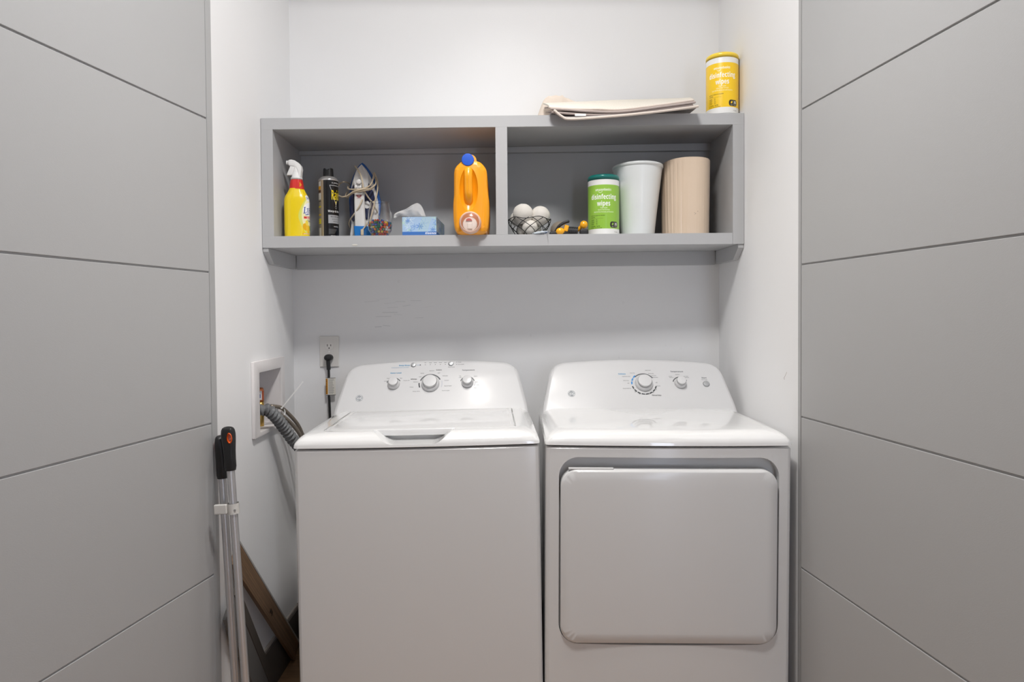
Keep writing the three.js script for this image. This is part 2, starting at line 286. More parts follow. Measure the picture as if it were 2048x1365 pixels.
function roundButton(parent, x, s, R, mat) { const b = mesh('button', lathe([[0, 0], [R * 1.12, 0], [R * 1.12, 0.0015], [R, 0.002], [R * 0.97, 0.0042], [R * 0.9, 0.005], [0, 0.0052]], 32).rotateX(Math.PI / 2), mat, parent); b.position.set(x, s, 0); return b; }
function panelOf(o) { const p = new THREE.Group(); p.name = 'control_panel'; p.position.set(0, CY0, CZ0); p.rotation.x = CTILT; o.add(p); mesh('panel_shell', consoleGeo(), M.plastic, p); return p; }
const feet = (o) => { for (const x of [-0.29, 0.29]) for (const z of [-0.28, 0.28]) mesh('foot', new THREE.CylinderGeometry(0.018, 0.022, 0.034, 16).translate(x, 0.017, z), M.dark, o); };

{ // washer
  const w = thing('washing_machine', 'white top-load washing machine with three dials and a closed lid', 'washer', [-0.2385, 0.004, 0.359], 0.9 * Math.PI / 180);
  w.rotation.z = 0.0095; feet(w);
  mesh('cabinet', cabinetGeo(), M.enamel, w);
  const sc = new THREE.Shape(); // finger scoop in the front lip
  const sx = -0.012; sc.moveTo(-0.118 + sx, 0.06); sc.lineTo(-0.118 + sx, 0.024); sc.bezierCurveTo(-0.095 + sx, 0.024, -0.085 + sx, -0.006, -0.055 + sx, -0.008); sc.lineTo(0.055 + sx, -0.008); sc.bezierCurveTo(0.085 + sx, -0.006, 0.095 + sx, 0.024, 0.118 + sx, 0.024); sc.lineTo(0.118 + sx, 0.06);
  const scoop = extr(sc, 0.2, 0, 1, 14); scoop.translate(0, 0.897, 0.262);
  const LID = { x0: -0.272, x1: 0.278, z0: -0.104, z1: 0.288 };
  const pocket = extr(shapeOf(roundRect(LID.x0, LID.x1, -LID.z1, -LID.z0, 0.012, 5)), 0.03); pocket.rotateX(-Math.PI / 2); pocket.translate(0, APPL.TOP - 0.018, 0);
  mesh('top_cap', subtract(capGeo(), scoop, pocket), M.enamelTop, w);
  const lidS = shapeOf(roundRect(LID.x0 + 0.0025, LID.x1 - 0.0025, -LID.z1 + 0.0025 - 0.004, -LID.z0 - 0.0025, 0.011, 5));
  const lg = extr(lidS, 0.012, 0.0035, 3); lg.rotateX(-Math.PI / 2); lg.translate(0, APPL.TOP - 0.0150, 0);
  const lid = mesh('lid', BGU.toCreasedNormals(lg, 0.5), phy({ color: rgb(0.80, 0.80, 0.80), roughness: 0.12, clearcoat: 0.8, clearcoatRoughness: 0.04 }), w);
  const rim = mesh('lid_border', extr(shapeOf(roundRect(LID.x0 + 0.012, LID.x1 - 0.012, -LID.z1 + 0.010, -LID.z0 - 0.012, 0.014, 5), [roundRect(LID.x0 + 0.016, LID.x1 - 0.016, -LID.z1 + 0.014, -LID.z0 - 0.016, 0.011, 5).reverse()]), 0.0006, 0).rotateX(-Math.PI / 2).translate(0, APPL.TOP + 0.0001, 0), M.enamel, lid);
  const p = panelOf(w);
  const K = '#7b7f83', D = '#3a3d40', B = '#3d9fd0';
  const X = px => (px - 863) * 0.001765 - 0.0064, S = py => 0.1028 + (770 - py) * 0.00207;
  print(p, 0.56, 0.17, 0, 0.115, c => {
    monogram(c, -0.2497, 0.050, 0.0125);
    textAt(c, 'Deep Rinse', X(809), S(732.5), 0.0105, B, true); c.strokeStyle = B; c.lineWidth = 0.0007; c.beginPath(); c.moveTo(X(783), -S(737)); c.lineTo(X(818), -S(737)); c.stroke();
    c.beginPath(); c.moveTo(X(834), -S(732.3)); c.lineTo(X(840), -S(732.3)); c.stroke();
    textAt(c, 'Water Level', X(793), S(747.5), 0.0098, B, true);
    ['Fill', 'Soak', 'Wash', 'Rinse', 'Spin'].forEach((t, i) => { const x = X(851 + i * 10.2); textAt(c, t, x, S(728), 0.0066, K); c.fillStyle = D; c.beginPath(); c.arc(x, -S(732), 0.0012, 0, 7); c.fill(); });
    c.fillStyle = '#222'; c.beginPath(); c.arc(X(841), -S(732.2), 0.002, 0, 7); c.fill();
    textAt(c, 'Power', X(917), S(728), 0.0066, K, false, 'left'); textAt(c, 'Lid Locked', X(917), S(732.5), 0.0066, K, false, 'left');
    for (const y of [728, 732.5]) { c.fillStyle = D; c.beginPath(); c.arc(X(914.5), -S(y), 0.0011, 0, 7); c.fill(); }
    textAt(c, 'Start/Pause', X(904), S(737.5), 0.0066, K);
    textAt(c, 'Temperature', X(938.5), S(744.5), 0.0102, K, true);
    textAt(c, 'Whites', X(829.5), S(760.5), 0.0095, D, true); textAt(c, 'Colors', X(879), S(743), 0.0095, D, true);
    [['Heavy', 826, 776], ['Medium', 834, 766], ['Light', 842, 756], ['Bulky Items', 836, 784.5], ['Medium', 865, 744.5], ['Heavy', 846, 749], ['Light', 879, 749], ['Delicates', 892, 755], ['Casuals', 895, 764], ['Speed Wash', 898, 775], ['Drain & Spin', 894, 784]].forEach(([t, x, y]) => textAt(c, t, X(x), S(y), 0.0068, K));
    [['Med', 778, 758], ['Max', 804, 758], ['Small', 774, 763.5], ['Precise Fill', 815, 763]].forEach(([t, x, y]) => textAt(c, t, X(x), S(y), 0.0064, K));
    [['Tap', 922, 756], ['Cold', 922, 759], ['Warm', 953, 757], ['Hot', 955, 768.5], ['Cold', 957, 774.5], ['Cool', 952, 780]].forEach(([t, x, y]) => textAt(c, t, X(x), S(y), 0.0064, K));
    arcAt(c, -0.0064, 0.1028, 0.037, 200, 335, 0.0042, '#55585c'); arcAt(c, -0.0064, 0.1028, 0.0395, 158, 185, 0.0042, '#3c3f43'); arcAt(c, -0.0064, 0.1028, 0.041, 345, 20, 0.003, '#c9ccd2');
    arcAt(c, -0.1347, 0.1035, 0.0245, 195, 240, 0.003, '#5b5e62'); arcAt(c, -0.1347, 0.1035, 0.0245, 247, 330, 0.003, '#5b5e62');
    arcAt(c, 0.1238, 0.1045, 0.0245, 195, 345, 0.003, '#5b5e62'); arcAt(c, 0.1238, 0.1045, 0.027, 350, 30, 0.002, '#c9ccd2');
  }, 'printed_marks');
  knob(p, -0.1347, 0.1030, 0.0212); knob(p, -0.0064, 0.1015, 0.0318, 'large cycle dial with chrome ring'); knob(p, 0.1238, 0.1040, 0.0212);
  roundButton(p, -0.0695, 0.1815, 0.0085, M.silver); roundButton(p, 0.0640, 0.1845, 0.0085, M.silver);
}
{ // dryer
  const d = thing('clothes_dryer', 'white front-load clothes dryer with a rounded square door', 'dryer', [0.457, 0.002, 0.372], -1.4 * Math.PI / 180);
  d.rotation.z = -0.0085; feet(d);
  const lx = x => x - 0.459, F = APPL.F;
  const ring = (x0, x1, y0, y1, r) => roundRect(x0, x1, y0, y1, r, 8);
  const pk = extr(shapeOf(ring(-0.3035, 0.3055, 0.327, 0.849, 0.055)), 0.2, 0); pk.translate(0, 0, F - 0.030);
  mesh('cabinet', subtract(cabinetGeo(), pk), M.enamel, d);
  mesh('top_cap', capGeo(), M.enamelTop, d);
  const bz = x => 0.012 * (1 - (x / 0.3425) ** 2);
  const rings = []; const x0 = -0.299, x1 = 0.3, y0 = 0.331, y1 = 0.816, R = 0.046;
  const rr = (i, z) => { const r = Math.max(0.002, R - i * 0.75); return roundRect(x0 + i, x1 - i, y0 + i, y1 - i, Math.min(r, (y1 - y0) / 2 - i - 0.0005), 8).map(([x, y]) => [x, y, z + bz(x)]); };
  rings.push(rr(0.004, F - 0.026)); rings.push(rr(0, F - 0.022)); rings.push(rr(0, F + 0.002));
  for (let k = 1; k <= 5; k++) { const a = k / 5 * Math.PI / 2; rings.push(rr(0.008 * (1 - Math.cos(a)), F + 0.002 + 0.008 * Math.sin(a))); }
  for (const i of [0.03, 0.06, 0.09, 0.12, 0.15, 0.18, 0.21, 0.235]) rings.push(rr(i, F + 0.0103));
  const dr = mesh('door', loft(rings, { crease: 0.8 }), M.enamel, d);
  mesh('grip_lip', rbox(0.125, 0.005, 0.012, 0.002).translate(-0.215, y1 + 0.0015, F - 0.002 + 0.007), M.enamel, dr);
  const p = panelOf(d);
  const K = '#7b7f83', B = '#3d9fd0', X = px => (px - 1280) * 0.001765 + 0.0235, S = py => 0.1014 + (767 - py) * 0.00207;
  print(p, 0.56, 0.16, 0.01, 0.11, c => {
    monogram(c, -0.2322, 0.0585, 0.0125);
    textAt(c, 'Cottons', X(1238), S(749), 0.0100, B, true); textAt(c, 'Timed Dry', X(1302), S(790.5), 0.0095, '#3a3d40', true); textAt(c, 'Temperature', X(1348.5), S(744), 0.0102, K, true); textAt(c, 'Start', X(1401), S(756.5), 0.0108, K, true); textAt(c, 'Push to Start', X(1401), S(760), 0.0050, '#8b8f93');
    [['Less Dry', 1259, 747], ['Optimum Dry', 1246, 754], ['More Dry', 1245, 762], ['Off', 1249, 767.5], ['Quick Fluff 20', 1245, 777.5], ['Easy Care', 1291, 741.5], ['More Dry', 1296, 748], ['Less Dry', 1301, 752], ['Delicates', 1304, 755.5], ['Off', 1305, 766], ['80 Min', 1308, 772.5]].forEach(([t, x, y]) => textAt(c, t, X(x), S(y), 0.0066, K));
    [['70', 1302, 779.5], ['60', 1296, 785], ['50', 1288, 788], ['40', 1279, 788.7], ['30', 1269.5, 788], ['20', 1261, 784]].forEach(([t, x, y]) => textAt(c, t, X(x), S(y), 0.0062, '#44474b', true));
    [['Medium', 1349, 750], ['Cotton', 1334.5, 753.5], ['Low Heat', 1365, 753.5], ['Normal', 1336, 755.8], ['Delicate', 1367, 755.8]].forEach(([t, x, y]) => textAt(c, t, X(x), S(y), 0.0058, K));
    const kx = 0.0235, ks = 0.0995;
    for (let i = 0; i < 8; i++) arcAt(c, kx, ks, 0.0425, 14 + i * 19.5, 14 + i * 19.5 + 15, 0.0042, '#2c2f33');
    for (let i = 0; i < 3; i++) arcAt(c, kx, ks, 0.0425, 176 + i * 19, 176 + i * 19 + 15, 0.0046, '#2f8fd8');
    arcAt(c, kx, ks, 0.0395, 222, 325, 0.0035, '#55585c'); arcAt(c, 0.1512, 0.1005, 0.0255, 195, 262, 0.003, '#55585c'); arcAt(c, 0.1512, 0.1005, 0.0255, 275, 335, 0.003, '#55585c');
  }, 'printed_marks');
  knob(p, 0.0235, 0.0995, 0.0315, 'large timer dial with chrome ring'); knob(p, 0.1512, 0.1005, 0.0206); roundButton(p, 0.2413, 0.0985, 0.0105, M.silver);
}
// ---- things
// ---------------------------------------------------------------- things on the shelf
// oval loft: levels [y, rx, rz, power]; u runs round the body, 0.5 faces +z
function ovalLoft(levels, n = 48, cap = true) {
  const pos = [], uv = [], idx = [], H = levels[levels.length - 1][0] - levels[0][0];
  for (const [y, rx, rz, p = 2] of levels) for (let i = 0; i <= n; i++) { const a = (i / n) * 2 * Math.PI - Math.PI, s = Math.sin(a), c = Math.cos(a);
    pos.push(rx * Math.sign(s) * Math.abs(s) ** (2 / p), y, rz * Math.sign(c) * Math.abs(c) ** (2 / p)); uv.push(i / n, (y - levels[0][0]) / H); }
  const m = n + 1; for (let k = 0; k < levels.length - 1; k++) for (let i = 0; i < n; i++) { const a = k * m + i; idx.push(a, a + 1, a + m + 1, a, a + m + 1, a + m); }
  if (cap) for (const [k, f] of [[0, 1], [levels.length - 1, 0]]) { const c = pos.length / 3; pos.push(0, levels[k][0], 0); uv.push(0.02, k ? 1 : 0); for (let i = 0; i < n; i++) f ? idx.push(c, k * m + i + 1, k * m + i) : idx.push(c, k * m + i, k * m + i + 1); }
  const g = new THREE.BufferGeometry(); g.setAttribute('position', new THREE.Float32BufferAttribute(pos, 3)); g.setAttribute('uv', new THREE.Float32BufferAttribute(uv, 2)); g.setIndex(idx);
  return BGU.toCreasedNormals(g, 0.7);
}
const put = (c, str, x, y, font, col, align = 'center') => { c.font = font; c.fillStyle = col; c.textAlign = align; c.textBaseline = 'middle'; c.fillText(str, x, y); };
const glossy = (o) => phy({ roughness: 0.28, clearcoat: 0.3, clearcoatRoughness: 0.15, ...o });

{ // yellow trigger spray bottle
  const o = thing('spray_bottle', 'yellow cleaner spray bottle with white trigger and red collar', 'spray bottle', [-0.698, yShelf(-0.698), 0.25]);
  const tex = canvasTex(1024, 512, (c, w, h) => {
    c.fillStyle = '#f4d60e'; c.fillRect(0, 0, w, h);
    const cx = 0.655 * w;
    c.fillStyle = '#dfe26a'; c.beginPath(); c.ellipse(cx, h * 0.56, 150, 190, 0, 0, 7); c.fill(); c.fillStyle = '#f7f1c0'; c.beginPath(); c.ellipse(cx + 8, h * 0.55, 132, 172, 0, 0, 7); c.fill();
    c.fillStyle = '#fafafa'; c.beginPath(); c.ellipse(cx + 12, h * 0.42, 118, 70, -0.12, 0, 7); c.fill();
    c.save(); c.translate(cx + 14, h * 0.43); c.rotate(-0.1); put(c, 'Lysol', 0, 0, 'italic bold 92px serif', '#1f3f93'); c.strokeStyle = '#1f3f93'; c.lineWidth = 6; c.beginPath(); c.moveTo(-95, 46); c.lineTo(100, 40); c.stroke(); c.restore();
    c.fillStyle = '#d8362c'; c.fillRect(cx - 96, h * 0.57, 230, 22); put(c, 'ALL PURPOSE', cx + 20, h * 0.593, 'bold 20px sans-serif', '#fff'); put(c, 'Cleaner', cx + 30, h * 0.655, 'bold 34px sans-serif', '#234');
    for (const [x, y, r, k] of [[-70, 0.78, 46, '#f0b313'], [-10, 0.82, 52, '#f6c62a'], [-40, 0.70, 34, '#f8dd4a'], [60, 0.80, 34, '#a9bf3a']]) { c.fillStyle = k; c.beginPath(); c.ellipse(cx + x, h * y, r, r * 0.8, 0.4, 0, 7); c.fill(); }
    c.fillStyle = '#e79a2c'; c.fillRect(cx - 110, h * 0.905, 220, 12); c.fillStyle = '#fff'; c.fillRect(cx - 100, h * 0.915, 180, 4);
    c.fillStyle = '#f6f6f6'; c.beginPath(); c.ellipse(cx + 10, h * 0.2, 58, 34, 0.1, 0, 7); c.fill(); put(c, 'LEMON', cx + 12, h * 0.2, 'bold 28px sans-serif', '#2b4a9b');
  });
  mesh('bottle', ovalLoft([[0, 0.036, 0.022, 3], [0.004, 0.041, 0.027, 3], [0.03, 0.042, 0.028, 3.2], [0.122, 0.042, 0.028, 3.2], [0.134, 0.0405, 0.0272, 3], [0.142, 0.0375, 0.026, 2.8], [0.152, 0.032, 0.0235, 2.5], [0.160, 0.028, 0.022, 2.3], [0.168, 0.0245, 0.021, 2.1]], 56), glossy({ map: tex }), o).rotation.y = 0.25;
  const col = mesh('collar', ovalLoft([[0.166, 0.0255, 0.0215], [0.172, 0.0245, 0.0212], [0.196, 0.0205, 0.019], [0.199, 0.0195, 0.0185]], 40), glossy({ color: rgb(0.72, 0.025, 0.02) }), o);
  mesh('orange_flash', new THREE.CircleGeometry(0.008, 3).scale(0.7, 1.4, 1).rotateY(0.75).translate(0.0165, 0.180, 0.0160), glossy({ color: rgb(0.9, 0.35, 0.02) }), col);
  mesh('neck', lathe([[0, 0.198], [0.0195, 0.198], [0.0195, 0.205], [0.0165, 0.207], [0.0135, 0.222], [0.011, 0.226], [0.010, 0.252], [0, 0.252]], 36), M.whiteMatte, o);
  const P = (zx, zy) => [(zx / 8.03 - 34.5) * 0.001716, (162 - zy / 8.03) * 0.001716 + 0.009];
  const head = extr(shapeOf([[160, 175], [150, 128], [172, 101], [212, 96], [262, 110], [322, 150], [362, 200], [372, 250], [362, 300], [352, 402], [326, 372], [300, 270], [278, 222], [245, 205], [205, 200], [178, 200]].map(p => P(...p))), 0.016, 0.004, 3); head.translate(0, 0, -0.008);
  const hm = mesh('spray_head', BGU.toCreasedNormals(head, 0.5), M.whiteMatte, o);
  const trig = extr(shapeOf([[205, 205], [182, 260], [150, 332], [152, 352], [196, 350], [232, 345], [248, 300], [285, 215]].map(p => P(...p))), 0.009, 0.003, 3); trig.translate(-0.002, 0, 0.003);
  mesh('trigger', BGU.toCreasedNormals(trig, 0.5), M.whiteMatte, o);
  const nz = new THREE.CylinderGeometry(0.007, 0.0075, 0.008, 20); nz.rotateZ(Math.PI / 2); const [nx, ny] = P(150, 140); nz.translate(nx - 0.002, ny, 0); mesh('nozzle', nz, M.whiteMatte, hm);
}
{ // black aerosol can
  const o = thing('aerosol_can', 'black wasp killer aerosol can with silver dome and black cap', 'spray can', [-0.6055, yShelf(-0.6055), 0.19]);
  const tex = canvasTex(1024, 768, (c, w, h) => {
    c.fillStyle = '#131314'; c.fillRect(0, 0, w, h); const U = deg => w * (0.5 + deg / 360);
    c.fillStyle = '#b3a58c'; c.fillRect(U(-32), 0, U(-17) - U(-32), h); c.fillStyle = '#5a4a36'; c.fillRect(U(-26), 0, 8, h); c.fillStyle = '#9b9080'; c.fillRect(U(-72), 0, U(-34) - U(-72), h);
    [[0.02, 0.08, '#d9d9d6'], [0.10, 0.06, '#e2a51d'], [0.17, 0.04, '#5b3417'], [0.22, 0.11, '#dededa'], [0.35, 0.02, '#3a3226'], [0.44, 0.03, '#e0cf2a'], [0.58, 0.03, '#e6c52c'], [0.66, 0.09, '#e9dc35'], [0.82, 0.14, '#d8d4cb']].forEach(([y, k, f]) => { c.fillStyle = f; c.fillRect(U(-72), h * y, U(-36) - U(-72), h * k); });
    c.strokeStyle = '#777'; c.lineWidth = 2; for (let i = 0; i < 12; i++) { c.beginPath(); c.moveTo(U(-70), h * (0.36 + i * 0.04)); c.lineTo(U(-40), h * (0.36 + i * 0.04)); c.stroke(); }
    const x = U(60); c.strokeStyle = '#c9c9c9'; c.lineWidth = 7; c.beginPath(); c.moveTo(x - 112, h * 0.09); c.lineTo(x + 112, h * 0.09); c.lineTo(x, h * 0.43); c.closePath(); c.stroke();
    put(c, 'SC JOHNSON', x, h * 0.045, 'bold 26px sans-serif', '#cfcfcf');
    c.save(); c.translate(x, h * 0.255); c.scale(0.72, 1.5); put(c, 'Raid', 0, 0, 'bold 118px sans-serif', '#f0d416'); c.restore();
    c.fillStyle = '#f0d416'; c.beginPath(); c.moveTo(x - 16, h * 0.36); c.lineTo(x + 16, h * 0.36); c.lineTo(x, h * 0.42); c.fill();
    c.strokeStyle = '#bbb'; c.lineWidth = 5; c.beginPath(); c.arc(x, h * 0.465, 18, 0, 7); c.stroke();
    put(c, 'Wasp & Hornet', x, h * 0.535, 'bold 40px sans-serif', '#ececec'); c.fillStyle = '#a8a9ab'; c.fillRect(x - 140, h * 0.60, 280, h * 0.145); put(c, 'KILLS ON CONTACT', x, h * 0.63, 'bold 22px sans-serif', '#222'); put(c, 'sprays up to 22 ft', x, h * 0.67, '20px sans-serif', '#222'); put(c, 'kills the nest', x, h * 0.71, '20px sans-serif', '#222');
    put(c, 'CAUTION', x, h * 0.80, 'bold 22px sans-serif', '#ddd'); for (let i = 0; i < 5; i++) { c.fillStyle = '#777'; c.fillRect(x - 135, h * (0.845 + i * 0.018), 150 - i * 12, 5); } put(c, 'NET WT 14 OZ', x - 30, h * 0.962, 'bold 22px sans-serif', '#eee');
  });
  const wrap = lathe([[0.0339, 0.004], [0.0339, 0.2035]], 56); wrap.rotateY(Math.PI); mesh('label_wrap', wrap, std({ map: tex, roughness: 0.3, metalness: 0.1 }), o);
  mesh('can_body', lathe([[0, 0.001], [0.030, 0], [0.0335, 0.003], [0.0336, 0.2035], [0.0346, 0.205], [0.0346, 0.2075], [0.0325, 0.209], [0.029, 0.214], [0.0235, 0.218], [0.020, 0.2195], [0, 0.2195]], 56), std({ color: rgb(0.62, 0.61, 0.6), roughness: 0.3, metalness: 0.7 }), o);
  const cap = mesh('spray_cap', subtract(lathe([[0, 0.2185], [0.0175, 0.2185], [0.0180, 0.222], [0.0168, 0.246], [0.0155, 0.2485], [0, 0.2485]], 40), box(-0.0085, 0.0085, 0.2435, 0.26, -0.03, 0.03), box(-0.006, 0.006, 0.224, 0.26, 0.010, 0.03)), M.black, o);
  mesh('spray_nozzle', lathe([[0, 0.222], [0.0055, 0.222], [0.005, 0.243], [0.003, 0.245], [0, 0.245]], 20), M.dark, cap);
}
{ // steam iron standing on its heel
  const o = thing('clothes_iron', 'white and blue steam iron standing upright wrapped in its cord', 'iron', [-0.4965, yShelf(-0.4965), 0.135], 0.2);
  const P = (zx, zy) => [(zx / 8.03 - 38.6) * 0.001781, Math.max(0.001, (162 - zy / 8.03) * 0.001781 + 0.0175)];
  const blue = glossy({ color: rgb(0.006, 0.095, 0.36) }), navy = glossy({ color: rgb(0.008, 0.013, 0.055) }), white = glossy({ color: rgb(0.70, 0.69, 0.67) });
  const outer = [[305, 78], [240, 140], [160, 290], [112, 450], [92, 620], [88, 780], [100, 980], [112, 1150], [122, 1380], [560, 1380], [575, 1000], [598, 760], [583, 640], [552, 500], [500, 340], [440, 230], [362, 128]];
  const sm = (pts) => new THREE.Shape(new THREE.SplineCurve([...pts, pts[0]].map(p => new THREE.Vector2(...P(...p)))).getPoints(90));
  const sole = extr(sm(outer), 0.012, 0.003, 3); sole.translate(0, 0, -0.048); mesh('soleplate', BGU.toCreasedNormals(sole, 0.5), blue, o);
  const white1 = [[296, 140], [225, 210], [165, 350], [130, 500], [112, 700], [112, 900], [120, 1100], [130, 1380], [540, 1380], [548, 1000], [552, 780], [520, 600], [478, 440], [430, 330], [370, 225]];
  const body = extr(sm(white1), 0.034, 0.003, 3); body.translate(0, 0, -0.038); mesh('body', BGU.toCreasedNormals(body, 0.5), white, o);
  for (const pts of [[[150, 480], [172, 540], [176, 800], [186, 1000], [150, 1065], [118, 980], [108, 780], [112, 620]], [[395, 430], [425, 480], [470, 575], [496, 690], [470, 770], [430, 850], [405, 1000], [350, 1015], [336, 900], [335, 660], [345, 590], [392, 520]]]) { const g = extr(sm(pts), 0.002, 0.0012, 2); g.translate(0, 0, 0.0008); mesh('grip_recess', BGU.toCreasedNormals(g, 0.5), navy, o); }
  const nose = extr(sm([[290, 150], [215, 240], [165, 380], [160, 470], [200, 520], [300, 560], [380, 520], [400, 400], [375, 270]]), 0.009, 0.003, 3); nose.translate(0, 0, 0.0); mesh('nose_cover', BGU.toCreasedNormals(nose, 0.5), white, o);
  const hp = [[175, 470], [330, 470], [334, 800], [350, 1180], [178, 1180], [172, 800]].map(p => P(...p)); const hd = extr(shapeOf(hp), 0.030, 0.006, 4); hd.translate(0, 0, 0.004); const handle = mesh('handle', BGU.toCreasedNormals(hd, 0.5), white, o);
  const heel = extr(shapeOf([[162, 1156], [412, 1156], [440, 1380], [172, 1380]].map(p => P(...p))), 0.045, 0.004, 3); heel.translate(0, 0, -0.004); mesh('heel', BGU.toCreasedNormals(heel, 0.5), glossy({ color: rgb(0.01, 0.17, 0.52) }), o);
  for (const [x, y, r] of [[245, 460, 0.0085], [200, 545, 0.0052], [268, 545, 0.0052]]) { const b = lathe([[0, 0], [r, 0], [r, 0.0025], [r * 0.85, 0.004], [0, 0.0045]], 24); b.rotateX(Math.PI / 2); const [a, c] = P(x, y); b.translate(a, c, 0.044); mesh('button', b, white, handle); }
  const badge = lathe([[0, 0], [0.0105, 0], [0.0100, 0.001], [0, 0.0012]], 32); badge.rotateX(Math.PI / 2); badge.scale(1, 1.35, 1); { const [a, c] = P(368, 790); badge.translate(a, c, 0.0042); } mesh('badge', badge, M.whiteMatte, o);
  const bt = canvasTex(128, 96, (c, w, h) => { c.clearRect(0, 0, w, h); c.fillStyle = '#7d1420'; c.beginPath(); c.ellipse(w / 2, 10, 56, 62, 0, 0, Math.PI); c.fill(); c.strokeStyle = '#e8c8c0'; c.lineWidth = 3; c.beginPath(); c.ellipse(w / 2, 10, 48, 52, 0, 0, Math.PI); c.stroke(); c.fillStyle = '#e8c8c0'; c.fillRect(34, 22, 60, 7); c.fillRect(42, 38, 44, 6); c.fillStyle = '#a05058'; c.fillRect(20, 80, 88, 6); });
  const rp = new THREE.PlaneGeometry(0.022, 0.0165); { const [a, c] = P(245, 690); rp.translate(a, c, 0.0404); } mesh('red_emblem', rp, std({ map: bt, transparent: true, roughness: 0.5 }), handle);
  const cm = std({ color: rgb(0.60, 0.50, 0.36), roughness: 0.6 });
  const Q = (zx, zy, z) => { const [a, c] = P(zx, zy); return [a, c, z]; };
  const wraps = [
    [Q(190, 175, 0.0), Q(225, 240, 0.024), Q(280, 350, 0.034), Q(305, 470, 0.048), Q(320, 580, 0.05), Q(390, 690, 0.030), Q(455, 770, 0.022), Q(500, 860, 0.018), Q(560, 960, -0.03)],
    [Q(70, 480, -0.03), Q(90, 560, 0.02), Q(180, 585, 0.045), Q(320, 570, 0.052), Q(420, 500, 0.030), Q(465, 400, 0.016), Q(490, 270, 0.0), Q(515, 330, -0.02), Q(500, 480, 0.016), Q(440, 560, 0.032), Q(320, 605, 0.054), Q(160, 640, 0.045), Q(60, 680, 0.0), Q(35, 620, -0.03), Q(60, 560, -0.04)],
    [Q(500, 270, -0.02), Q(540, 400, -0.01), Q(530, 600, 0.006), Q(490, 760, 0.020), Q(430, 960, 0.030), Q(360, 1130, 0.046), Q(300, 1215, 0.050)],
    [Q(300, 740, 0.046), Q(250, 850, 0.046), Q(170, 960, 0.030), Q(110, 1030, 0.008), Q(80, 1090, -0.02), Q(110, 1150, -0.045)],
    [Q(-20, 690, 0.02), Q(60, 680, 0.03), Q(160, 625, 0.050), Q(300, 590, 0.058), Q(430, 550, 0.036), Q(500, 480, 0.022), Q(520, 360, -0.01)],
    [Q(-60, 440, -0.03), Q(0, 425, -0.01), Q(60, 415, -0.03), Q(110, 430, -0.055)],
    [Q(-60, 440, -0.03), Q(-95, 520, -0.02), Q(-90, 640, 0.0), Q(-20, 690, 0.02)]];
  const cord = mesh('cord', BGU.mergeGeometries(wraps.map(w => tube(w, 0.0027, 60, 8))), cm, o);
  const plug = rbox(0.011, 0.022, 0.010, 0.003); { const [a, c] = P(290, 1262); plug.translate(a, c, 0.052); } mesh('plug', plug, cm, cord);
}
{ // stemless glass of beads
  const gx = -0.4195, gz = 0.235, gy = yShelf(gx);
  const prof = [[0, 0], [0.018, 0], [0.022, 0.001], [0.031, 0.010], [0.0385, 0.025], [0.0418, 0.042], [0.0415, 0.058], [0.0385, 0.085], [0.0345, 0.112], [0.0330, 0.122], [0.0326, 0.1228], [0.0320, 0.122], [0.0334, 0.112], [0.0373, 0.085], [0.0402, 0.058], [0.0405, 0.042], [0.0372, 0.0255], [0.0295, 0.0115], [0.020, 0.0052], [0, 0.0045]];
  const g = solo('stemless_glass', lathe(prof, 56), phy({ color: 0xffffff, transmission: 1, roughness: 0.02, thickness: 0.002, ior: 1.45 }), 'clear stemless drinking glass holding coloured beads', 'glass');
  g.position.set(gx, gy, gz);
  const rin = y => { const t = [[0.005, 0.018], [0.0115, 0.0293], [0.0255, 0.037], [0.042, 0.0403], [0.058, 0.040], [0.085, 0.037]]; for (let i = 0; i < t.length - 1; i++) if (y <= t[i + 1][0]) return t[i][1] + (t[i + 1][1] - t[i][1]) * (y - t[i][0]) / (t[i + 1][0] - t[i][0]); return 0.036; };
  const R = 0.0044, bead = new THREE.SphereGeometry(R, 14, 10);
  const cols = { red: rgb(0.62, 0.05, 0.03), blue: rgb(0.01, 0.06, 0.42), yellow: rgb(0.80, 0.55, 0.02), green: rgb(0.01, 0.20, 0.13), white: rgb(0.8, 0.8, 0.78), orange: rgb(0.8, 0.22, 0.02) };
  const mats = Object.fromEntries(Object.entries(cols).map(([k, c]) => [k, glossy({ color: c })])), names = ['red', 'blue', 'yellow', 'green', 'red', 'green', 'blue', 'orange', 'yellow', 'white'];
  const placed = [];
  for (let k = 0; k < 7; k++) { const y = 0.0115 + k * 0.0077, rr = rin(y) - R - 0.0006;
    for (let ring = 0; ring < 4; ring++) { const r = rr - ring * 0.0094; if (r < 0.003) break; if (ring > (k >= 5 ? 3 : 1)) break; if (k === 6 && ring < 1) continue; const n = Math.floor(2 * Math.PI * r / 0.0095), a0 = rnd() * 6;
      for (let i = 0; i < n; i++) { if (k >= 5 && rnd() < 0.25 + 0.2 * (k - 5)) continue; const a = a0 + i / n * 2 * Math.PI; if (ring > 0 && k < 5 && Math.sin(a) < -0.2) continue; placed.push([r * Math.cos(a), y, r * Math.sin(a)]); } } }
  for (const p of placed) { const c = names[Math.floor(rnd() * names.length)]; const b = solo('bead', bead, mats[c], `small round ${c} bead inside the stemless glass`, 'bead', `${c} beads in the glass`); b.position.set(gx + p[0], gy + p[1], gz + p[2]); }
}
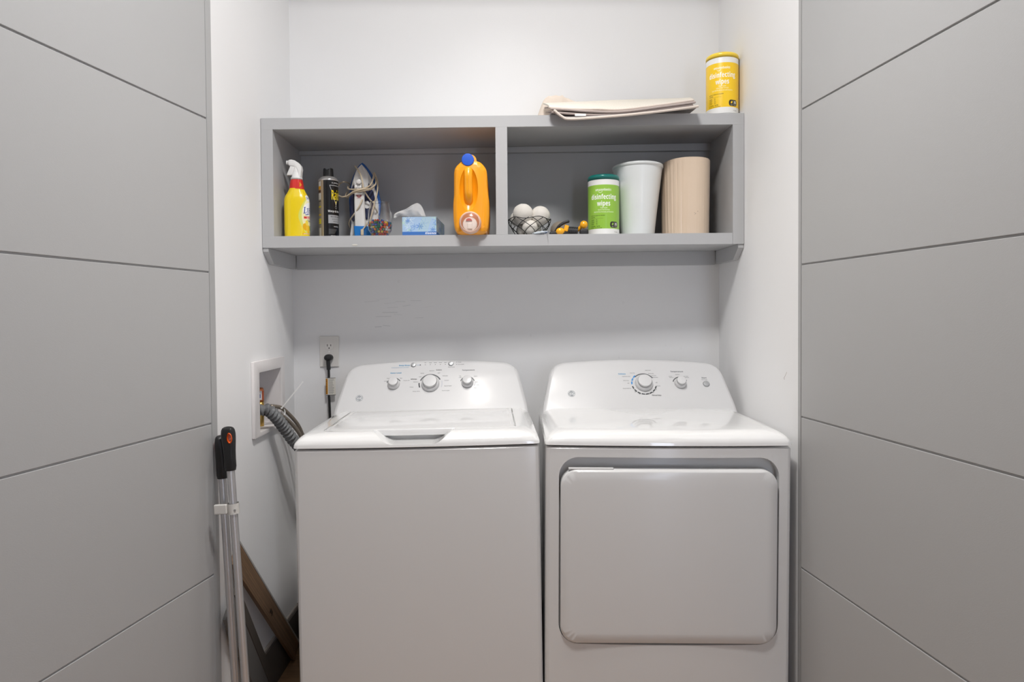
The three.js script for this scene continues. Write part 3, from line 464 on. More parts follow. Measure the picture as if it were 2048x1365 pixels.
{ // tissue box and tissue
  const o = thing('tissue_box', 'pale blue flowered tissue box in the left shelf bay', 'tissue box', [-0.2805, yShelf(-0.28), 0.125], -2.3 * Math.PI / 180);
  const front = canvasTex(768, 448, (c, w, h) => {
    c.fillStyle = '#a9c6e6'; c.fillRect(0, 0, w, h); c.lineCap = 'round';
    for (let i = 0; i < 16; i++) { const x = rnd() * w, y = rnd() * h * 0.8, r = 50 + rnd() * 70; c.strokeStyle = ['rgba(120,160,215,.55)', 'rgba(190,222,205,.7)', 'rgba(205,224,240,.7)'][i % 3]; c.lineWidth = 9 + rnd() * 12; for (let k = 0; k < 6; k++) { const a = k / 6 * Math.PI * 2 + i; c.beginPath(); c.moveTo(x, y); c.quadraticCurveTo(x + r * 0.5 * Math.cos(a + 0.4), y + r * 0.5 * Math.sin(a + 0.4), x + r * Math.cos(a), y + r * Math.sin(a)); c.stroke(); } }
    for (const [x, y, r] of [[w * 0.52, h * 0.46, 80], [w * 0.16, h * 0.2, 60], [w * 0.9, h * 0.62, 60]]) for (let k = 0; k < 7; k++) { const a = k / 7 * 6.283; c.fillStyle = 'rgba(103,146,212,.75)'; c.beginPath(); c.ellipse(x + Math.cos(a) * r * 0.55, y + Math.sin(a) * r * 0.45, r * 0.5, r * 0.17, a, 0, 7); c.fill(); }
    c.strokeStyle = 'rgba(196,222,160,.8)'; c.lineWidth = 7; for (let i = 0; i < 6; i++) { c.beginPath(); c.moveTo(w * (0.45 + 0.05 * i), h * 0.85); c.quadraticCurveTo(w * (0.5 + 0.05 * i), h * 0.4, w * (0.62 + 0.05 * i), 0); c.stroke(); }
    c.strokeStyle = '#7f9fc9'; c.lineWidth = 3; c.beginPath(); c.moveTo(0, h * 0.58); c.lineTo(w, h * 0.58); c.stroke();
    c.fillStyle = '#3f74bf'; c.fillRect(0, h * 0.715, w, h * 0.285); put(c, 'Kleenex', w * 0.83, h * 0.79, 'italic bold 66px sans-serif', '#f2f6fb');
  });
  const m = std({ map: front, roughness: 0.55 });
  mesh('carton', new THREE.BoxGeometry(0.1175, 0.0712, 0.222).translate(0, 0.0357, 0), m, o);
  mesh('opening_film', new THREE.CylinderGeometry(0.03, 0.03, 0.0008, 32).scale(1, 1, 2.2).translate(0, 0.0718, 0), std({ color: rgb(0.7, 0.72, 0.74), roughness: 0.4 }), o);
  // a sheet pulled up through the slot, folded over to the left
  const px = (x, y, z) => [(x - 1006) * (2.6 - z) / 1370 + 0.0005 * 0, 1.25 + (630.5 - y) * (2.6 - z) / 1370, z];
  const path = [[854, 434, 0.13], [846, 414, 0.13], [838, 407.5, 0.13], [829, 411, 0.135], [815, 419, 0.14], [801, 424, 0.145], [792, 430, 0.15], [790, 436, 0.155]].map(p => V3(...px(...p)));
  const low = [[838, 434, 0.13], [832, 434, 0.13], [822, 434, 0.13], [814, 433, 0.135], [806, 433, 0.14], [800, 433.5, 0.145], [796, 436, 0.15], [793, 438.5, 0.155]].map(p => V3(...px(...p)));
  const up = new THREE.CatmullRomCurve3(path), lo = new THREE.CatmullRomCurve3(low), nu = 40, nv = 14, pos = [], idx = [];
  for (let side = 0; side < 2; side++) for (let j = 0; j <= nv; j++) for (let i = 0; i <= nu; i++) { const t = i / nu, s = j / nv, p = up.getPoint(t).lerp(lo.getPoint(t), s), bulge = Math.sin(Math.PI * s) * (0.007 + 0.004 * Math.sin(t * 9)), fold = 0.004 * Math.sin(t * 17 + s * 5) + 0.003 * noise.noise(t * 7, s * 5, 3); p.z += side ? -bulge * 0.5 - 0.001 + fold * 0.5 : bulge + fold; pos.push(p.x, p.y, p.z); }
  const L = (nu + 1) * (nv + 1), at = (s, i, j) => s * L + j * (nu + 1) + i;
  for (let j = 0; j < nv; j++) for (let i = 0; i < nu; i++) { idx.push(at(0, i, j), at(0, i + 1, j), at(0, i + 1, j + 1), at(0, i, j), at(0, i + 1, j + 1), at(0, i, j + 1)); idx.push(at(1, i, j), at(1, i + 1, j + 1), at(1, i + 1, j), at(1, i, j), at(1, i, j + 1), at(1, i + 1, j + 1)); }
  const g = new THREE.BufferGeometry(); g.setAttribute('position', new THREE.Float32BufferAttribute(pos, 3)); g.setIndex(idx); g.computeVertexNormals();
  solo('tissue', g, phy({ color: rgb(0.92, 0.92, 0.91), transmission: 0.45, roughness: 1, thickness: 0, side: THREE.DoubleSide }), 'white tissue sheet sticking up out of the tissue box', 'tissue');
}
{ // laundry detergent jug lying tap-first
  const bx = -0.1005, o = thing('detergent_jug', 'orange laundry detergent jug with blue cap and clear dosing cup', 'detergent', [bx, yShelf(bx), 0.33]);
  const P = (zx, zy) => [(zx / 7.58 - 53.2) * 0.001657, (172 - zy / 7.58) * 0.001657 - 0.0035 + 0.0015];
  const orange = phy({ color: rgb(0.93, 0.37, 0.008), roughness: 0.3, clearcoat: 0.25, clearcoatRoughness: 0.2 });
  const sil = [[400, 1298], [240, 1296], [172, 1268], [138, 1200], [122, 1050], [120, 850], [132, 690], [135, 450], [142, 330], [168, 272], [215, 222], [262, 190], [330, 180], [420, 178], [500, 190], [560, 222], [618, 295], [640, 385], [650, 600], [668, 820], [665, 1050], [648, 1200], [608, 1272], [540, 1296]];
  const sh = new THREE.Shape(new THREE.SplineCurve([...sil, sil[0]].map(p => new THREE.Vector2(...P(...p)))).getPoints(120));
  const bg = extr(sh, 0.17, 0.020, 6); bg.translate(0, 0, -0.190);
  const body = BGU.toCreasedNormals(bg, 0.6);
  const rec = new THREE.SphereGeometry(1, 40, 28); { const [cx, cy] = P(362, 620); rec.scale(0.033, 0.078, 0.024); rec.translate(cx, cy, 0.009); }
  mesh('bottle', subtract(body, rec), orange, o);
  const hz = [[358, 300, -0.024], [358, 350, -0.002], [358, 420, 0.004], [358, 560, 0.004], [360, 690, 0.003], [362, 760, -0.006], [364, 850, -0.024]].map(([a, b, z]) => [...P(a, b), z]);
  const hg = tube(hz, 0.0125, 50, 20); hg.translate(-P(358, 0)[0], 0, 0); hg.scale(1.12, 1, 0.95); hg.translate(P(358, 0)[0], 0, 0); mesh('handle', hg, orange, o);
  const seam = tube(hz.slice(1, 6).map(([a, b, z]) => [a, b, z + 0.0113]), 0.0005, 30, 6); mesh('mould_seam', seam, std({ color: rgb(0.5, 0.17, 0.005), roughness: 0.5 }), o);
  const nk = new THREE.CylinderGeometry(0.021, 0.026, 0.075, 36); nk.rotateX(Math.PI / 2 - 0.12); { const [a, b] = P(362, 190); nk.translate(a + 0.005, b - 0.003, -0.048); } mesh('neck', nk, orange, o);
  const cp = lathe([[0, 0.009], [0.0185, 0.009], [0.0202, 0.0075], [0.0205, 0], [0.0205, -0.004], [0, -0.004]], 40); cp.rotateX(Math.PI / 2); { const [a, b] = P(352, 180); cp.translate(a, b, -0.006); } const cap = mesh('cap', cp, glossy({ color: rgb(0.008, 0.10, 0.62), roughness: 0.5 }), o);
  const [dx, dy] = P(383, 1132);
  const cup = lathe([[0.0300, -0.012], [0.0365, -0.010], [0.0362, 0.010], [0.0335, 0.0185], [0.0310, 0.020], [0.0295, 0.0185], [0.0335, 0.010], [0.0338, -0.009]], 48); cup.rotateX(Math.PI / 2); cup.translate(dx, dy, 0.006); mesh('dosing_cup', cup, phy({ color: rgb(0.95, 0.78, 0.68), transmission: 0.55, roughness: 0.45, thickness: 0 }), o);
  const dm = lathe([[0.0325, 0.012], [0.031, 0.0185], [0.024, 0.0245], [0.012, 0.027], [0, 0.0275]], 48); dm.rotateX(Math.PI / 2); dm.translate(dx, dy, 0.006); mesh('dosing_cup_dome', dm, phy({ color: rgb(1, 0.93, 0.89), transmission: 0.92, roughness: 0.22, thickness: 0, side: THREE.DoubleSide }), o);
  const vl = lathe([[0, 0.012], [0.021, 0.012], [0.024, 0.009], [0.025, -0.008], [0, -0.008]], 40); vl.rotateX(Math.PI / 2); vl.translate(dx - 0.001, dy - 0.006, 0.004); const valve = mesh('tap', vl, M.whiteMatte, o);
  mesh('tap_lever', rbox(0.016, 0.020, 0.006, 0.002).translate(dx - 0.001, dy - 0.012, 0.018), M.whiteMatte, valve);
  const rb = extr(shapeOf([...Array(13)].map((_, i) => [0.010 * Math.cos(i / 12 * Math.PI), 0.0085 * Math.sin(i / 12 * Math.PI)])), 0.003, 0.0008, 2); rb.translate(dx - 0.004, dy + 0.005, 0.016); mesh('red_button', rb, glossy({ color: rgb(0.55, 0.06, 0.05) }), valve);
  const lt = canvasTex(256, 256, (c, w, h) => { c.fillStyle = '#c0502a'; c.fillRect(0, 0, w, h); c.fillStyle = '#1d1512'; c.fillRect(0, 40, w, 50); c.fillRect(0, 170, w, 70); c.fillStyle = '#d8906c'; c.fillRect(20, 100, 180, 50); for (let i = 0; i < 9; i++) { c.fillStyle = '#e8d8c4'; c.fillRect(20 + rnd() * 60, 176 + i * 7, 60 + rnd() * 90, 3); } });
  const lp = new THREE.PlaneGeometry(0.125, 0.135); lp.rotateY(Math.PI / 2); lp.translate(P(668, 820)[0] - 0.0002, 0.105, -0.105); lp.rotateZ(0.018); mesh('side_label', lp, std({ map: lt, roughness: 0.4 }), o);
}
// wire basket of wool dryer balls
const woolBump = noiseTex(256, (u, v) => { const n = 255 * (0.5 * tileN(u, v, 14) + 0.5 * rnd()); return [n, n, n]; }, false);
const wool = std({ color: rgb(0.86, 0.82, 0.76), roughness: 1, bumpMap: woolBump, bumpScale: 0.002 });
function fuzzy(r, s) { const g = new THREE.IcosahedronGeometry(r, 14), P = g.attributes.position; for (let i = 0; i < P.count; i++) { const v = V3(P.getX(i), P.getY(i), P.getZ(i)).normalize(); v.multiplyScalar(r * (1 + 0.022 * noise.noise(v.x * 3 + s, v.y * 3, v.z * 3) + 0.008 * noise.noise(v.x * 16, v.y * 16 + s, v.z * 16))); P.setXYZ(i, v.x, v.y, v.z); }
  const m = BGU.mergeVertices((g.deleteAttribute('normal'), g.deleteAttribute('uv'), g), 1e-5); m.computeVertexNormals(); const Q = m.attributes.position, uv = []; for (let i = 0; i < Q.count; i++) uv.push(Q.getX(i) * 12 + Q.getZ(i) * 5, Q.getY(i) * 12); m.setAttribute('uv', new THREE.Float32BufferAttribute(uv, 2)); return m; }
{
  const bx = 0.0955, bz = 0.195, by = yShelf(bx), o = thing('wire_basket', 'round black wire basket holding wool dryer balls', 'basket', [bx, by, bz]);
  const wm = std({ color: rgb(0.006, 0.006, 0.006), roughness: 0.45, metalness: 0.2 }), R1 = 0.0745, R0 = 0.044, H = 0.064, wr = 0.00125;
  const ring = (r, y, dy = 0, ph = 0, k = 0) => tube([...Array(48)].map((_, i) => { const a = i / 48 * 2 * Math.PI; return V3(r * Math.cos(a), y + dy * Math.cos(k * a + ph), r * Math.sin(a)); }), wr, 140, 6, true);
  mesh('base_ring', ring(R0, 0.0015), wm, o); mesh('rim', ring(R1, H - 0.002, 0.0035, 0.6, 5), wm, o);
  mesh('base_wires', BGU.mergeGeometries([0, 1, 2].map(i => { const a = i * Math.PI / 3; return tube([[R0 * Math.cos(a), 0.0012, R0 * Math.sin(a)], [-R0 * Math.cos(a), 0.0012, -R0 * Math.sin(a)]], wr, 4, 6); })), wm, o);
  const rAt = t => R0 + (R1 - R0) * Math.sin(t * Math.PI / 2) ** 0.9;
  for (let i = 0; i < 18; i++) { const dir = i % 2 ? 1 : -1, a0 = i / 18 * 2 * Math.PI, sw = 1.15; const pts = [...Array(9)].map((_, k) => { const t = k / 8, a = a0 + dir * sw * t, r = rAt(t); return V3(r * Math.cos(a), 0.0015 + (H - 0.003) * t ** 0.8, r * Math.sin(a)); }); mesh('side_wire', tube(pts, wr, 24, 6), wm, o); }
  const balls = [[0.0725, 1.5985, 0.212, 0.0352, 'wool dryer ball on top of the basket, nearest the divider front'], [0.1330, 1.5930, 0.200, 0.0340, 'wool dryer ball on top right in the wire basket'], [0.0560, 1.5880, 0.168, 0.0275, 'wool dryer ball behind the others by the divider'], [0.0960, 1.5500, 0.216, 0.0270, 'wool dryer ball low in front inside the wire basket'], [0.1150, 1.5480, 0.170, 0.0230, 'wool dryer ball low at the back inside the wire basket'], [0.0720, 1.5440, 0.180, 0.0210, 'wool dryer ball low at left inside the wire basket']];
  balls.forEach(([x, y, z, r, l], i) => { const b = solo('dryer_ball', fuzzy(r, i * 3.1), wool, l, 'dryer ball', 'wool balls in the basket'); b.position.set(x, y, z); });
  const gb = solo('dryer_ball', fuzzy(0.0335, 31), std({ color: rgb(0.34, 0.29, 0.24), roughness: 1, bumpMap: woolBump, bumpScale: 0.002 }), 'grey brown wool ball on the shelf behind the clamps', 'dryer ball'); gb.position.set(0.2080, yShelf(0.208) + 0.0335, 0.110);
}
{ // crinkled sachet under the basket edge
  const o = thing('plastic_sachet', 'small crinkled clear and blue plastic sachet beside the wire basket', 'packet', [0.128, yShelf(0.128), 0.290]);
  const tex = canvasTex(256, 128, (c, w, h) => { c.fillStyle = '#c9d3dc'; c.fillRect(0, 0, w, h); for (let i = 0; i < 16; i++) { c.fillStyle = ['#2b5f9f', '#eef2f5', '#6f93b8', '#1e3c66'][i % 4]; c.fillRect(30 + rnd() * 190, rnd() * h, 16 + rnd() * 40, 5 + rnd() * 10); } });
  const g = new THREE.SphereGeometry(1, 36, 20), P = g.attributes.position; for (let i = 0; i < P.count; i++) { const x = P.getX(i), y = P.getY(i), z = P.getZ(i), k = 1 + 0.25 * noise.noise(x * 4, y * 4, z * 4) + 0.12 * noise.noise(x * 11, y * 11, z * 11); P.setXYZ(i, x * 0.026 * k, 0.0055 + y * 0.005 * k + 0.003 * x, z * 0.011 * k); } g.computeVertexNormals();
  mesh('pouch', g, phy({ map: tex, roughness: 0.25, clearcoat: 0.5 }), o);
  mesh('loose_strip', tube([[0.020, 0.008, 0.006], [0.023, 0.004, 0.0145], [0.0235, -0.006, 0.0155], [0.0245, -0.012, 0.016]], 0.0008, 16, 6), std({ color: rgb(0.35, 0.35, 0.36), roughness: 0.5 }), o);
}
{ // two black and orange spring clamps
  const am = glossy({ color: rgb(0.95, 0.44, 0.01) }), bk = std({ color: rgb(0.018, 0.018, 0.02), roughness: 0.5 });
  const mk = (label, pos) => { const o = thing('spring_clamp', label, 'clamp', pos, 0, 'spring clamps on the shelf'); o.scale.setScalar(1.25); return o; };
  const a = mk('black and orange spring clamp lying nearest the wire basket', [0.200, yShelf(0.200), 0.245]);
  mesh('lever', capped([[-0.012, 0.014, 0.0], [-0.004, 0.026, 0.004], [0.008, 0.034, 0.006], [0.020, 0.038, 0.008]], 0.0042, 24, 10), bk, a);
  mesh('tip', fuzzy(0.0095, 3).scale(1.25, 1, 1).translate(-0.002, 0.0105, 0.014), am, a);
  mesh('tip', rbox(0.012, 0.018, 0.012, 0.003).rotateZ(-0.25).translate(0.015, 0.019, 0.006), am, a);
  mesh('jaw', capped([[-0.026, 0.0055, 0.006], [-0.010, 0.0065, 0.010], [0.012, 0.0055, 0.012], [0.020, 0.0055, 0.004]], 0.0052, 24, 10), bk, a);
  const b = mk('black and orange spring clamp lying against the green wipes canister', [0.258, yShelf(0.258), 0.232]);
  const rid = []; for (let i = 0; i < 6; i++) { const c = new THREE.CylinderGeometry(0.0125, 0.0125, 0.0042, 24); c.rotateZ(Math.PI / 2 - 0.18); c.translate(-0.030 + i * 0.0056, 0.0135 - i * 0.0004, 0.006); rid.push(c); } { const c = new THREE.CylinderGeometry(0.0108, 0.0108, 0.034, 20); c.rotateZ(Math.PI / 2 - 0.1); c.translate(-0.016, 0.0128, 0.006); rid.push(c); }
  mesh('ridged_grip', BGU.mergeGeometries(rid), bk, b);
  mesh('lever', capped([[-0.004, 0.012, 0.004], [0.006, 0.020, 0.006], [0.014, 0.028, 0.010]], 0.0052, 18, 10), am, b);
  mesh('tip', fuzzy(0.0108, 5).translate(0.0170, 0.0290, 0.016), am, b);
  mesh('jaw', rbox(0.024, 0.016, 0.016, 0.005).translate(0.017, 0.0085, 0.018), bk, b);
}
// wipes canisters
function canister(label, pos, main, lid, dark, turn) {
  const o = thing('wipes_canister', label, 'wipes', pos, turn), R = 0.0545;
  const tex = canvasTex(2048, 820, (c, w, h) => {
    c.fillStyle = '#f1f1ef'; c.fillRect(0, 0, w, h); c.fillStyle = main; c.fillRect(0, h * 0.095, w, h * 0.80); const x = w * 0.5;
    put(c, 'amazonbasics', x - 8, h * 0.185, 'bold 50px sans-serif', 'rgba(255,255,255,.92)'); c.strokeStyle = 'rgba(255,255,255,.9)'; c.lineWidth = 6; c.beginPath(); c.arc(x - 70, h * 0.17, 56, 0.7, 2.4); c.stroke();
    put(c, 'disinfecting', x, h * 0.315, 'bold 100px sans-serif', '#ffffff'); put(c, 'wipes', x, h * 0.435, 'bold 100px sans-serif', '#ffffff');
    put(c, 'fresh scent', x, h * 0.515, '30px sans-serif', 'rgba(255,255,255,.85)'); put(c, 'bleach free formula', x, h * 0.55, '28px sans-serif', 'rgba(255,255,255,.85)'); put(c, 'kills 99.9% of viruses and bacteria', x, h * 0.59, '28px sans-serif', 'rgba(255,255,255,.85)');
    put(c, 'KEEP OUT OF REACH OF CHILDREN', x - 290, h * 0.655, 'bold 19px sans-serif', dark, 'left'); put(c, 'CAUTION', x - 290, h * 0.685, 'bold 22px sans-serif', dark, 'left'); c.fillStyle = dark; c.fillRect(x - 290, h * 0.705, 270, 2);
    for (let i = 0; i < 6; i++) { c.fillRect(x - 290, h * (0.725 + i * 0.018), 70 + rnd() * 20, 5); c.fillRect(x - 170, h * (0.725 + i * 0.018), 30 + rnd() * 10, 4); }
    put(c, '85 WIPES, 7x8 IN', x - 290, h * 0.850, 'bold 26px sans-serif', dark, 'left'); put(c, 'NET WT 1 LB 5.6 OZ (612 g)', x - 290, h * 0.878, 'bold 20px sans-serif', dark, 'left');
    c.fillStyle = '#2a2a20'; c.beginPath(); c.roundRect(x + 130, h * 0.765, 200, 92, 42); c.fill(); c.fillStyle = main; c.beginPath(); c.ellipse(x + 192, h * 0.81, 24, 16, -0.7, 0, 7); c.fill(); c.fillStyle = '#eee'; c.fillRect(x + 236, h * 0.775, 3, 74); put(c, '85', x + 282, h * 0.81, 'bold 56px sans-serif', '#f4f4f0'); put(c, 'wipes', x + 282, h * 0.855, '18px sans-serif', '#f4f4f0'); put(c, 'scent', x + 190, h * 0.855, '18px sans-serif', '#f4f4f0');
    put(c, '11 52619', x + 280, h * 0.955, 'bold 24px sans-serif', '#8a8a88'); c.strokeStyle = dark; c.lineWidth = 4; c.beginPath(); c.arc(x + 470, h * 0.72, 26, 0, 7); c.stroke(); c.beginPath(); c.arc(x + 470, h * 0.79, 22, 0, 7); c.stroke();
  });
  mesh('body', lathe([[0, 0.0005], [R - 0.004, 0], [R - 0.001, 0.002], [R - 0.001, 0.192], [R - 0.004, 0.194], [0, 0.194]], 64), M.whiteMatte, o);
  const wr = lathe([[R, 0.003], [R, 0.191]], 96); wr.rotateY(Math.PI); mesh('label_wrap', wr, glossy({ map: tex, roughness: 0.35 }), o);
  mesh('lid', lathe([[0, 0.192], [R + 0.0002, 0.192], [R + 0.0004, 0.2035], [R - 0.001, 0.2075], [R - 0.005, 0.2105], [0, 0.211]], 64), glossy({ color: lid }), o);
  return o;
}
canister('green disinfecting wipes canister with teal lid in right bay', [0.3555, yShelf(0.3555), 0.195], '#97c846', rgb(0.004, 0.19, 0.165), '#2f4a12', -0.13);
canister('yellow disinfecting wipes canister on top of the shelf', [0.7665, yTop(0.7665) + 0.0005, 0.216], '#ffd21c', rgb(1, 0.72, 0.06), '#5f4a08', -0.30);
{ // bins
  const b = thing('waste_bin', 'white tapered plastic bin in the right shelf bay', 'bin', [0.4850, yShelf(0.4850) + 0.0006, 0.146]); b.scale.z = 1.2;
  const H = 0.2520, R = 0.0875, r0 = 0.0575, wm = glossy({ color: rgb(0.82, 0.85, 0.85), roughness: 0.35 }), rr = t => r0 + (R - r0) * t ** 1.12;
  const ts = [0, 0.2, 0.4, 0.6, 0.8, 0.965]; mesh('wall', lathe([[0, 0], [r0 - 0.004, 0], [r0, 0.003], ...ts.slice(1).map(t => [rr(t), H * t]), [R - 0.0035, H], ...ts.slice(1).reverse().map(t => [rr(t) - 0.003, H * t]), [r0 - 0.003, 0.004], [0, 0.004]], 72), wm, b);
  mesh('rim', lathe([[R - 0.004, H - 0.011], [R + 0.0018, H - 0.009], [R + 0.0022, H - 0.002], [R, H + 0.0005], [R - 0.004, H], [R - 0.004, H - 0.011]], 72), wm, b);
  const c = thing('waste_bin', 'beige oval plastic bin with ribbed side in the right shelf bay', 'bin', [0.655, yShelf(0.655), 0.145]);
  const bm = glossy({ color: rgb(0.74, 0.59, 0.45), roughness: 0.35 }), n = 240, Hb = 0.263, ringAt = (y, k, off) => [...Array(n)].map((_, i) => { const a = -i / n * 2 * Math.PI, s = Math.sin(a), q = Math.cos(a), p = 2.3; let rx = 0.0815 * k - off, rz = 0.114 * k - off; const deg = Math.atan2(q, s) * 180 / Math.PI; // angle from +x towards +z
    const rib = off === 0 && (deg > 112 && deg < 180) ? 0.0022 * Math.max(0, Math.sin((deg - 112) / 6 * Math.PI)) : 0; return [(rx - rib) * Math.sign(s) * Math.abs(s) ** (2 / p), y, (rz - rib) * Math.sign(q) * Math.abs(q) ** (2 / p)]; });
  const rg = [ringAt(0, 0.93, 0.003), ringAt(0.003, 0.95, 0)]; for (const t of [0.15, 0.35, 0.55, 0.75, 0.92]) rg.push(ringAt(Hb * t, 0.95 + 0.05 * t, 0)); rg.push(ringAt(Hb - 0.002, 1.0, 0.0002), ringAt(Hb, 1.0, 0.0018), ringAt(Hb - 0.002, 1.0, 0.0034)); for (const t of [0.75, 0.4, 0.02]) rg.push(ringAt(Hb * t + 0.003, 0.95 + 0.05 * t, 0.0036));
  mesh('wall', loft(rg, { crease: 0.5 }), bm, c);
  const st = canvasTex(128, 128, (x) => { x.clearRect(0, 0, 128, 128); x.strokeStyle = '#6d5a49'; x.lineWidth = 2; x.beginPath(); x.moveTo(20, 60); x.lineTo(48, 72); x.lineTo(24, 90); x.stroke(); x.fillStyle = '#5b4a3c'; x.beginPath(); x.arc(74, 40, 4, 0, 7); x.fill(); });
  mesh('scuff', new THREE.PlaneGeometry(0.03, 0.03).translate(0.012, 0.072, 0.1115), std({ map: st, transparent: true, roughness: 0.6 }), c);
}
{ // folded mat and cloth on top of the shelf
  const o = thing('folded_mat', 'folded cream and taupe quilted mat lying on top of the shelf', 'mat', [0, 0, 0]);
  const curve = (pts) => { const c = new THREE.SplineCurve(pts.map(p => new THREE.Vector2(...p))); return u => { const p = c.getPoint(u); return [p.x, p.y]; }; };
  const quilt = noiseTex(256, (u, v) => { const k = Math.sin(u * Math.PI * 16) * Math.sin(v * Math.PI * 16), n = tileN(u, v, 12); const a = 205 + 34 * (k > 0 ? 1 : -0.2) * n; return [a, a - 4, a - 12]; });
  const layers = [ // front edge points, front z, rear y
    { f: [[0.1595, 1.9295], [0.24, 1.9245], [0.3204, 1.9234], [0.3947, 1.9221], [0.52, 1.936], [0.6315, 1.9518]], z: 0.333, r: [1.993, 2.010], m: std({ map: quilt, color: rgb(1, 0.98, 0.95), roughness: 0.95 }), th: 0.0055, b: 1 },
    { f: [[0.1640, 1.9245], [0.22, 1.921], [0.2840, 1.9159], [0.3947, 1.9141], [0.53, 1.930], [0.6368, 1.9441]], z: 0.336, r: [1.978, 1.994], m: std({ color: rgb(0.46, 0.37, 0.33), roughness: 0.95 }), th: 0.0055, b: 1 },
    { f: [[0.1685, 1.9150], [0.24, 1.909], [0.3203, 1.9058], [0.4327, 1.9118], [0.54, 1.925], [0.6298, 1.9363]], z: 0.331, r: [1.963, 1.978], m: std({ color: rgb(0.42, 0.34, 0.30), roughness: 0.95 }), th: 0.0055, b: 1 },
    { f: [[0.1740, 1.9110], [0.1981, 1.8917], [0.2277, 1.8841], [0.3583, 1.8919], [0.5064, 1.9062], [0.6401, 1.9235]], z: 0.360, r: [1.946, 1.960], m: std({ color: rgb(0.42, 0.38, 0.37), roughness: 1, bumpMap: woolBump, bumpScale: 0.002 }), th: 0.005, b: 1 }];
  const cream = std({ color: rgb(0.72, 0.63, 0.56), roughness: 0.9 });
  const taupe = std({ color: rgb(0.46, 0.39, 0.36), roughness: 0.9 });
  for (const { f, z, r, m, th } of layers) {
    const bind = m === layers[1].m || m === layers[2].m ? taupe : cream;
    const fc = curve(f), nu = 60, nv = 24, pos = [], uv = [], idx = [], edge = [];
    const Y = (x, yf, yr, zz) => { const t = (z - zz) / (z - 0.165); let y = yf + (yr - yf) * Math.min(1, Math.max(0, t)) ** 0.85; const lim = yTop(x) + 0.004; if (zz < zf(x) + 0.006) y = Math.max(y, lim + 0.0035); return y; };
    for (let s = 0; s < 2; s++) for (let j = 0; j <= nv; j++) for (let i = 0; i <= nu; i++) { const u = i / nu, [x, yf] = fc(u), zz = z - (z - 0.165) * (j / nv) ** 1.3, yr = r[0] + (r[1] - r[0]) * u; const y = Y(x, yf, yr, zz) + (s ? -th / 2 : th / 2); pos.push(x + 0.04 * (j / nv) * (u - 0.3), y, zz); uv.push(x * 14, zz * 14); }
    for (let i = 0; i <= nu; i++) { const [x, yf] = fc(i / nu); edge.push(V3(x, yf, z)); }
    const L = (nu + 1) * (nv + 1), at = (s, i, j) => s * L + j * (nu + 1) + i;
    for (let j = 0; j < nv; j++) for (let i = 0; i < nu; i++) { idx.push(at(0, i, j), at(0, i + 1, j), at(0, i + 1, j + 1), at(0, i, j), at(0, i + 1, j + 1), at(0, i, j + 1)); idx.push(at(1, i, j), at(1, i + 1, j + 1), at(1, i + 1, j), at(1, i, j), at(1, i, j + 1), at(1, i + 1, j + 1)); }
    const rimQ = (a, b) => idx.push(at(0, ...a), at(1, ...a), at(1, ...b), at(0, ...a), at(1, ...b), at(0, ...b));
    for (let i = 0; i < nu; i++) { rimQ([i, 0], [i + 1, 0]); rimQ([i + 1, nv], [i, nv]); } for (let j = 0; j < nv; j++) { rimQ([nu, j], [nu, j + 1]); rimQ([0, j + 1], [0, j]); }
    const g = new THREE.BufferGeometry(); g.setAttribute('position', new THREE.Float32BufferAttribute(pos, 3)); g.setAttribute('uv', new THREE.Float32BufferAttribute(uv, 2)); g.setIndex(idx);
    const lay = mesh('layer', BGU.toCreasedNormals(g, 0.7), m, o);
    mesh('binding', capped(edge, 0.0042, 90, 8), bind, lay);
  }
  mesh('care_tag', rbox(0.036, 0.009, 0.0012, 0.0004).rotateX(-0.5).translate(0.258, 1.8995, 0.352), std({ color: rgb(0.8, 0.8, 0.78), roughness: 0.8 }), o);
  // crumpled cloth
  const nx = 60, nz = 40, pos = [], idx = [], X0 = 0.098, X1 = 0.34, Z0 = 0.012, Z1 = 0.155, prof = [[0, 0.004], [0.1, 0.03], [0.17, 0.075], [0.22, 0.108], [0.3, 0.122], [0.42, 0.124], [0.6, 0.112], [0.75, 0.092], [0.9, 0.055], [1, 0.004]];
  const ph = u => { for (let i = 0; i < prof.length - 1; i++) if (u <= prof[i + 1][0]) { const t = (u - prof[i][0]) / (prof[i + 1][0] - prof[i][0]); return prof[i][1] + (prof[i + 1][1] - prof[i][1]) * t; } return 0; };
  for (let s = 0; s < 2; s++) for (let j = 0; j <= nz; j++) for (let i = 0; i <= nx; i++) { const u = i / nx, v = j / nz, e = Math.min(1, Math.sin(Math.PI * v) * 1.7) ** 0.6; const fold = Math.abs(noise.noise(u * 5, v * 3, 9)) * 0.022 + Math.abs(noise.noise(u * 11, v * 7, 4)) * 0.009; const x = X0 + (X1 - X0) * u; const y = yTop(x) + 0.0015 + (s ? 0 : Math.max(0.002, ph(u) * e - fold * e)); pos.push(x, y, Z0 + (Z1 - Z0) * v); }
  const L = (nx + 1) * (nz + 1), at = (s, i, j) => s * L + j * (nx + 1) + i;
  for (let j = 0; j < nz; j++) for (let i = 0; i < nx; i++) { idx.push(at(0, i, j), at(0, i + 1, j + 1), at(0, i + 1, j), at(0, i, j), at(0, i, j + 1), at(0, i + 1, j + 1)); idx.push(at(1, i, j), at(1, i + 1, j), at(1, i + 1, j + 1), at(1, i, j), at(1, i + 1, j + 1), at(1, i, j + 1)); }
  const g = new THREE.BufferGeometry(); g.setAttribute('position', new THREE.Float32BufferAttribute(pos, 3)); g.setIndex(idx); g.computeVertexNormals();
  solo('folded_cloth', g, std({ color: rgb(0.68, 0.59, 0.51), roughness: 0.95, side: THREE.DoubleSide }), 'crumpled cream cotton cloth behind the folded mat', 'cloth');
}

